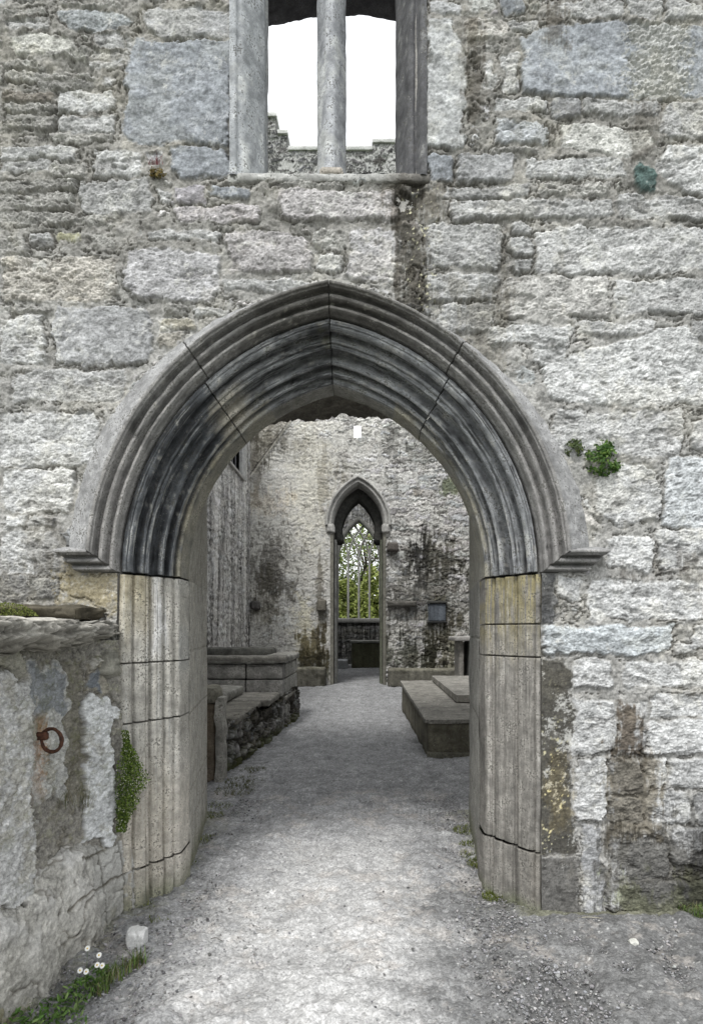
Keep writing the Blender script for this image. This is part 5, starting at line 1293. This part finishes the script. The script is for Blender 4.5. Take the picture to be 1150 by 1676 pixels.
def blades(name, C, hgt, colr, parent=None, seed=0, w_=.003, lean=.5, mat=M_LEAF):
    rng = np.random.default_rng(seed); n = len(C); C = np.asarray(C, float); k = 5
    dirs = rng.normal(size=(n, 2)); dirs /= np.linalg.norm(dirs, axis=1)[:, None]; H = hgt * rng.uniform(.4, 1.2, n); ln = lean * rng.uniform(.1, 1.2, n)
    side = np.stack([-dirs[:, 1], dirs[:, 0]], 1); V = []
    for i in range(k):
        f = i / (k - 1.); w2 = w_ * (1 - f) + .0003
        base = np.concatenate([C[:, :2] + dirs * (ln * H * f ** 2)[:, None], (C[:, 2] + H * f * (1 - .3 * f * ln))[:, None]], 1)
        for sg in (-1, 1):
            p = base.copy(); p[:, :2] += side * w2 * sg; V.append(p)
    V = np.stack(V, 1).reshape(-1, 3)
    F = np.concatenate([np.arange(n)[:, None] * 2 * k + np.array([2 * i, 2 * i + 1, 2 * i + 3, 2 * i + 2]) for i in range(k - 1)])
    cc = np.array(colr)[rng.integers(len(colr), size=n)] * rng.uniform(.6, 1.3, (n, 1))
    return link(name, mesh_np(name, V, F, np.repeat(cc, 2 * k, 0), smooth=False), mat, parent)
def flower(parent, c, r, nrm=(0, -.8, .6), seed=0, np_=12):
    rng = np.random.default_rng(seed); nrm = np.array(nrm, float); nrm /= np.linalg.norm(nrm)
    t = np.cross(nrm, (1, 0, .1)); t /= np.linalg.norm(t); b = np.cross(nrm, t); V = []; F = []
    for i in range(np_):
        a = i / np_ * 2 * math.pi; d_ = t * math.cos(a) + b * math.sin(a); e = -t * math.sin(a) + b * math.cos(a); n = len(V)
        for (q, w_, h_) in ((.2, .1, 0), (.7, .22, .08), (1, .1, .02), (1, -.1, .02), (.7, -.22, .08), (.2, -.1, 0)):
            V.append(np.array(c) + r * (d_ * q + e * w_ + nrm * h_))
        F += [(n, n + 1, n + 4, n + 5), (n + 1, n + 2, n + 3, n + 4)]
    link('petals', mesh_np('petals', np.array(V), np.array(F), smooth=False), M_PETAL, parent)
    bm = bmesh.new(); bmesh.ops.create_icosphere(bm, subdivisions=2, radius=r * .28); bmesh.ops.translate(bm, verts=bm.verts, vec=Vector(c) + Vector(nrm) * r * .08)
    me = bpy.data.meshes.new('disc'); bm.to_mesh(me); bm.free(); link('disc', me, M_YEL, parent)
GR = [(.09, .15, .03), (.13, .21, .05), (.06, .10, .03), (.20, .26, .09), (.22, .20, .10)]
MO = [(.10, .13, .02), (.15, .18, .03), (.06, .08, .015), (.20, .22, .06)]
rng = np.random.default_rng(9)
# cushion plant in the corner between stub and left jamb
cp = thing('wall_plant', (WX(205, 3.3), 3.3, WZ(1350, 3.3)), 'bright green cushion plant with tiny pale flowers growing down the left door jamb', 'plant')
C = []; 
while len(C) < 4200:
    py = rng.uniform(1196, 1362); 
    cxp = 203 + 8 * math.sin((py - 1190) / 45.); hwp = 9 + 22 * math.exp(-((py - 1275) / 34.) ** 2) + 7 * math.exp(-((py - 1320) / 18.) ** 2)
    if py < 1225: hwp *= .7
    a = rng.normal() * .45
    if abs(a) > 1: continue
    px = cxp + a * hwp + 4 * math.exp(-((py - 1275) / 30.) ** 2)
    Yp = 3.30 - .055 * math.sqrt(1 - a * a) * rng.uniform(.3, 1) * (hwp / 24.) 
    C.append((WX(px, Yp), Yp, WZ(py, Yp)))
leaves('foliage', C, .0065, [(.09, .15, .02), (.14, .21, .03), (.05, .09, .015), (.20, .27, .06)], parent=cp, seed=1, out=(0, -1, 0))
C2 = [C[i] for i in rng.integers(len(C), size=190)]
leaves('blossom', [(a, b - .008, c) for a, b, c in C2], .0042, [(.65, .68, .45), (.7, .7, .6)], parent=cp, seed=2, out=(0, -2, 0), var=.1)
def clump(name, px, py, rx, ry, Y, n, size, colr, label, cat, seed, group=None, dep=.06, hang=0):
    r = np.random.default_rng(seed)
    t = thing(name, (WX(px, Y), Y, WZ(py + ry, Y)), label, cat, group)
    C = []
    lob = r.uniform(-.85, .85, (11, 2)); 
    while len(C) < n:
        l = lob[r.integers(11)]; q = l + r.normal(size=2) * .2
        if np.hypot(*q) > 1.2: continue
        d_ = dep * max(0, 1 - np.hypot(*q)) ** .5 * r.uniform(.1, 1)
        C.append((WX(px + q[0] * rx, Y - d_), Y - d_, WZ(py + q[1] * ry, Y - d_)))
    leaves('foliage', C, size, colr, parent=t, seed=seed, out=(0, -.8, 0))
    pts = r.integers(len(C), size=26)
    root = np.array((WX(px, Y + .01), Y + .015, WZ(py + ry * .3, Y)))
    V = []; F = []
    for i in pts:
        e = np.array(C[i]); k = len(V); o_ = np.array((.0012, 0, .0006)); m_ = (root + e) / 2 + np.array((0, -.01, .006))
        V += [root - o_, root + o_, m_ - o_, m_ + o_, e - o_ * .5, e + o_ * .5]; F += [(k, k + 1, k + 3, k + 2), (k + 2, k + 3, k + 5, k + 4)]
    link('stems', mesh_np('stems', np.array(V), np.array(F), np.full((len(V), 3), 1.) * np.array(colr[0]) * .8, smooth=False), M_LEAF, t)
    return t
clump('wall_plant', 988, 750, 28, 25, D0 + .0, 520, .0115, [(.06, .13, .025), (.10, .19, .04), (.035, .08, .015), (.18, .27, .07)], 'bushy green plant growing from a joint right of the hood moulding', 'plant', 5, dep=.09)
clump('wall_plant', 939, 732, 15, 14, D0 + .0, 230, .008, [(.10, .14, .05), (.14, .17, .06), (.06, .09, .03)], 'small pale green tuft in the wall beside the larger bushy plant', 'plant', 6, dep=.05)
clump('wall_plant', 256, 282, 14, 9, D0 - .0, 260, .0065, [(.16, .11, .03), (.10, .09, .02), (.20, .15, .04)], 'small brown and red plant in the upper wall left of the window', 'plant', 7, dep=.05)
st_ = blades('red_stems', [(WX(256 + rng.normal() * 6), D0 - .03, WZ(276)) for _ in range(40)], .055, [(.22, .05, .06), (.15, .04, .05)], parent=None, seed=8, w_=.0012, lean=.7)
_p = [o for o in bpy.data.objects if o.name.startswith('wall_plant') and 'brown and red' in o.get('label', '')][0]
st_.parent = _p; st_.matrix_parent_inverse = Matrix.Translation(-Vector(_p.location))
# moss on the stub's top slab and face
def moss(px0, py0, px1, py1, Y, n, label, seed, z=None, colr=MO, size=.005, ysp=.05):
    r = np.random.default_rng(seed); C = []
    for _ in range(n):
        Yp = Y + r.uniform(-ysp, ysp)
        px = r.uniform(px0, px1); e = 1 - abs((px - (px0 + px1) / 2) / ((px1 - px0) / 2)) ** 3
        C.append((WX(px, Yp), Yp, WZ(py1 - (py1 - py0) * r.uniform(0, e), Yp)))
    o = leaves('moss', C, size, colr, seed=seed, up=1.); props(o, label, 'moss', kind='stuff'); return o
moss(-60, 986, 62, 1008, 3.0, 2600, 'dark green moss cushion on top of the overhanging slab at the far left', 11, ysp=.14)
moss(-40, 1068, 22, 1112, 2.62, 1500, 'olive brown moss on the stub face under the overhanging slab', 12, colr=[(.14, .11, .03), (.10, .09, .03), (.2, .17, .08)], ysp=.02)
# herbs at the bottom left
def grass_patch(name, pts, n, hgt, label, seed, colr=GR, lean=.7, w_=.0028, stuff=True):
    r = np.random.default_rng(seed); C = []
    for _ in range(n):
        x, y, rad = pts[r.integers(len(pts))]; a = r.uniform(0, 6.28); q = rad * math.sqrt(r.uniform(0, 1)); C.append((x + q * math.cos(a), y + q * math.sin(a), r.uniform(-.004, .006)))
    o = blades(name, C, hgt, colr, seed=seed, lean=lean, w_=w_); props(o, label, 'grass', kind='stuff'); return o
def gpt(px, py, r): Y = 1000 * EYE / (py - 1032); return (WX(px, Y), Y, r)
grass_patch('grass', [gpt(205, 1590, .045), gpt(225, 1580, .04), gpt(185, 1605, .05), gpt(165, 1625, .04)], 240, .075, 'green grass tuft at the foot of the left stub beside the gravel', 21)
grass_patch('grass', [gpt(245, 1485, .07), gpt(262, 1505, .06), gpt(318, 1420, .09), gpt(350, 1335, .10), gpt(335, 1375, .10), gpt(355, 1320, .14)], 900, .022, 'short olive grass along the left foot of the doorway', 22, MO, .9)
grass_patch('grass', [gpt(765, 1360, .12), gpt(772, 1385, .10), gpt(785, 1415, .09), gpt(780, 1400, .12), gpt(805, 1470, .06)], 1500, .024, 'short olive grass along the right foot of the doorway', 23, MO, .9)
grass_patch('grass', [gpt(1105, 1492, .05), gpt(1140, 1498, .08), gpt(1175, 1500, .1), gpt(1125, 1480, .04)], 1500, .08, 'green grass at the foot of the wall at the far right', 24)
grass_patch('grass', [gpt(400, 1280, .2), gpt(385, 1295, .2), gpt(415, 1262, .15)], 900, .035, 'mossy grass at the foot of the left rubble bench', 25, [(.10, .10, .02), (.07, .08, .02)], .9)
hb = thing('daisy_plant', (*gpt(120, 1640, 0)[:2], 0), 'leafy green daisy clump with white flowers in the bottom left corner', 'plant')
C = []; r = np.random.default_rng(31)
for _ in range(620):
    x, y, rad = [gpt(70, 1668, .11), gpt(105, 1655, .09), gpt(135, 1628, .07), gpt(158, 1605, .06), gpt(40, 1690, .14), gpt(80, 1695, .14)][r.integers(6)]
    a = r.uniform(0, 6.28); q = rad * math.sqrt(r.uniform(0, 1)); C.append((x + q * math.cos(a), y + q * math.sin(a), r.uniform(.0, .07) * (1 - .5 * q / rad)))
leaves('foliage', C, .014, [(.08, .17, .03), (.12, .22, .05), (.05, .10, .02), (.17, .25, .08)], parent=hb, seed=32, up=1.2, aspect=2.2)
for i, (px, py, Y) in enumerate([(143, 1553, 2.62), (162, 1564, 2.62), (159, 1580, 2.60), (167, 1581, 2.61), (131, 1589, 2.56), (141, 1591, 2.55)]):
    cpos = (WX(px, Y), Y, WZ(py, Y)); gx, gy, _ = gpt(px - 2, py + 30, 0)
    f_ = props(bpy.data.objects.new('flower', None)); COL.objects.link(f_); f_.parent = hb; f_.matrix_parent_inverse = Matrix.Translation(-Vector(hb.location)); f_.location = cpos
    e = np.array(cpos); g = np.array((cpos[0] - .01, Y + .01, 0.)); V = [g - (.0012, 0, 0), g + (.0012, 0, 0), e + (.0008, .001, 0), e - (.0008, -.001, 0)]
    link('stem', mesh_np('stem', np.array(V), np.array([(0, 1, 2, 3)]), np.full((4, 3), .1) * (.6, 1.2, .2), smooth=False), M_LEAF, f_)
    flower(f_, cpos, .0118, seed=i)
# dry twigs / green stems hanging over the stub ledge
C = [(WX(100 + 50 * rng.uniform() ** .6, 3.0), 2.98 + rng.uniform(-.06, .04), WZ(1318, 3.0) + rng.uniform(-.01, .03)) for _ in range(60)]
o = blades('dry_stems', C, .12, [(.13, .13, .07), (.08, .09, .04), (.2, .18, .12)], seed=33, w_=.0011, lean=.9); props(o, 'thin straggly green stems on the ledge beside the iron ring', 'plant')
# loose stones
def boulder(name, px, py, rpx, label, seed, tone=(.55, .55, .54), flat=.75):
    Y = 1000 * EYE / (py - 1032); x = WX(px, Y); r_ = rpx / 1000. * Y
    bm = bmesh.new(); bmesh.ops.create_icosphere(bm, subdivisions=5, radius=1.)
    V = np.array([v.co[:] for v in bm.verts]); F = np.array([[v.index for v in f.verts] for f in bm.faces]); bm.free()
    V = V * (1 + .45 * fbm3(V + seed, 1.3, 5, seed))[:, None]; V = np.clip(V, -.8, .72); V = V * (1, 1, flat) * r_ + (x, Y, r_ * flat * .55)
    c = np.full(V.shape, 1.) * np.array(tone) * (1 + .3 * fbm3(V, 20, 4, seed))[:, None]
    o = link(name, mesh_np(name, V, F, c), M_PEB); props(o, label, 'stone'); return o
boulder('loose_stone', 226, 1545, 19, 'pale loose stone at the foot of the stub, largest stone on the ground at left', 3, flat=1.05)
boulder('loose_stone', 1036, 1548, 9, 'small white stone on the dark gravel at lower right', 4, (.6, .6, .55))
def gravel():
    r = np.random.default_rng(77); bm = bmesh.new(); bmesh.ops.create_icosphere(bm, subdivisions=1, radius=1.)
    BV = np.array([v.co[:] for v in bm.verts]); BF = np.array([[v.index for v in f.verts] for f in bm.faces]); bm.free()
    n = 21000; pts = []
    while len(pts) < n:
        x = r.uniform(-1.5, 2.0); y = 2.0 + 3.6 * r.uniform() ** 1.3
        right = sstep(.35, .75, np.array(x)) * (y < 3.45); left = sstep(-.70, -.95, np.array(x)) * .8
        k = .05 + .95 * max(float(right), .6 * float(left))
        if y > 3.4 and not (-1.15 < x < .85): continue
        if y > 3.4: k = max(k * .5, .7 * float(sstep(.6, .85, np.array(abs(x + .19)))))
        if vn3(np.array([[x * 6, y * 6, 0]]), 3)[0] < .35: k *= .6
        if r.uniform() < k: pts.append((x, y))
    pts = np.array(pts); s = np.exp(r.normal(-5.5, .40, n)); s = np.clip(s, .0020, .011)
    sc = s[:, None] * r.uniform(.55, 1.3, (n, 3)) * (1, 1, .7)
    jit = 1 + .35 * r.normal(size=(n, len(BV), 1)) * .6
    V = BV[None] * jit * sc[:, None, :]
    a = r.uniform(0, 6.28, n); ca, sa = np.cos(a)[:, None], np.sin(a)[:, None]
    V = np.stack([V[..., 0] * ca - V[..., 1] * sa, V[..., 0] * sa + V[..., 1] * ca, V[..., 2]], -1)
    V[..., 0] += pts[:, 0:1]; V[..., 1] += pts[:, 1:2]; V[..., 2] += s[:, None] * .4 + .002
    F = (BF[None] + (np.arange(n) * len(BV))[:, None, None]).reshape(-1, 3)
    tone = np.clip(r.normal(.225, .09, n), .08, .55); tint = np.stack([tone * r.uniform(.97, 1.06, n), tone, tone * r.uniform(.95, 1.06, n)], 1)
    o = link('gravel_stones', mesh_np('gravel_stones', V.reshape(-1, 3), F, np.repeat(tint, len(BV), 0), smooth=False), M_PEB)
    props(o, 'loose grey gravel stones scattered over the path edges', 'gravel', kind='stuff')
gravel()
# a few dry twigs on the gravel
for i, (xa, ya, xb, yb, lb) in enumerate([(1022, 1532, 1050, 1512, 'short dry twig on the gravel below the damp patch of the wall'), (942, 1508, 992, 1506, 'thin pale straw lying along the foot of the wall at right'), (345, 1541, 366, 1543, 'thin dark twig lying on the pale path at left')]):
    A = gpt(xa, ya, 0); Bq = gpt(xb, yb, 0); n = 14; t = np.linspace(0, 1, n)
    ctr = np.stack([A[0] + (Bq[0] - A[0]) * t, A[1] + (Bq[1] - A[1]) * t + .006 * np.sin(t * 5), .012 + .004 * np.sin(t * 4)], 1)
    ang = np.linspace(0, 2 * np.pi, 7); P = ctr[:, None] + .0022 * np.stack([0 * ang, np.cos(ang), np.sin(ang)], 1)[None] * (1 - .5 * t)[:, None, None]
    o = link('twig', mesh_np('twig', P.reshape(-1, 3), grid_faces(n, 7), np.full((n * 7, 3), 1.) * ((.45, .42, .33) if i < 2 else (.09, .08, .07))), M_WOOD); props(o, lb, 'twig')

# ------------------------------------------------------------------ trees and hedge beyond the far window
def tree(x, y, H, cr, label, seed, colr, dens=1.):
    r = np.random.default_rng(seed); t = thing('tree', (x, y, 0), label, 'tree', 'trees beyond the far window')
    V, F, n0 = [], [], 0
    tips = []
    def limb(p, d, L, rad, lvl):
        nonlocal n0
        k = 7; pts = [p.copy()]; dd = d.copy()
        for i in range(k):
            dd = dd + r.normal(size=3) * .13; dd[2] += .04; dd /= np.linalg.norm(dd); pts.append(pts[-1] + dd * L / k)
        pts = np.array(pts); ang = np.linspace(0, 2 * np.pi, 8)
        rr = rad * np.linspace(1, .45, k + 1); u = np.cross(dd, (0.3, 1, .2)); u /= np.linalg.norm(u); v = np.cross(dd, u)
        P = pts[:, None] + rr[:, None, None] * (np.cos(ang)[None, :, None] * u + np.sin(ang)[None, :, None] * v)
        V.append(P.reshape(-1, 3)); F.append(grid_faces(k + 1, 8) + n0); n0 += (k + 1) * 8
        if lvl >= 3: tips.append(pts[-1]); tips.append(pts[k // 2]); return
        for _ in range(4 if lvl else 6):
            q = pts[r.integers(3, k + 1)]; nd = dd + r.normal(size=3) * .75; nd[2] = abs(nd[2]) * .8; nd /= np.linalg.norm(nd)
            limb(q, nd, L * r.uniform(.5, .72), rad * .45, lvl + 1)
        tips.append(pts[-1])
    limb(np.array((x, y, -.2)), np.array((0, 0, 1.)), H * .42, H * .018, 0)
    VV = np.concatenate(V)
    link('trunk', mesh_np('trunk', VV, np.concatenate(F), np.full((len(VV), 3), 1.) * (.07, .06, .05)), M_WOOD, t)
    tips = np.array(tips); m = int(7500 * dens); C = tips[r.integers(len(tips), size=m)] + r.normal(size=(m, 3)) * cr * .13
    leaves('crown', C, .11, colr, parent=t, seed=seed, up=.4)
tree(-1.9, 40, 12, 4, 'leafy tree at the left of the far window, dense yellow-green crown', 1, [(.18, .23, .07), (.24, .29, .10), (.11, .14, .04)], 1.3)
tree(1.0, 42, 13, 4.5, 'sparse tree with dark forked limbs, at the right of the far window', 2, GR, .2)
tree(-.4, 46, 14, 4.5, 'taller tree seen in the middle of the far window', 3, [(.18, .23, .07), (.24, .29, .10), (.11, .14, .04)], .3)
hd = thing('hedge', (-.3, 36, 0), 'dense yellow-green hedge filling the lower half of the far window', 'hedge')
C = []; r = np.random.default_rng(41)
n = 16000; hx = r.uniform(-3.5, 3.2, n); hz = r.uniform(0, 1, n) ** .8; top = 4.8 + .5 * np.sin(hx * 2.1) + .3 * np.sin(hx * 5)
C = np.stack([hx, 36 + 1.0 * (hz - .3) + r.normal(size=n) * .22 + .3 * np.sin(hx * 4 + hz * 9), hz * top], 1)
leaves('foliage', C, .10, [(.22, .27, .06), (.29, .34, .09), (.14, .17, .04), (.35, .38, .13)], parent=hd, seed=42, out=(0, -.5, .3))
core('stems', [((-3.4, 36.6, -.1), (3.1, 37.2, 3.4))], hd, (.03, .045, .01), M_WOOD)
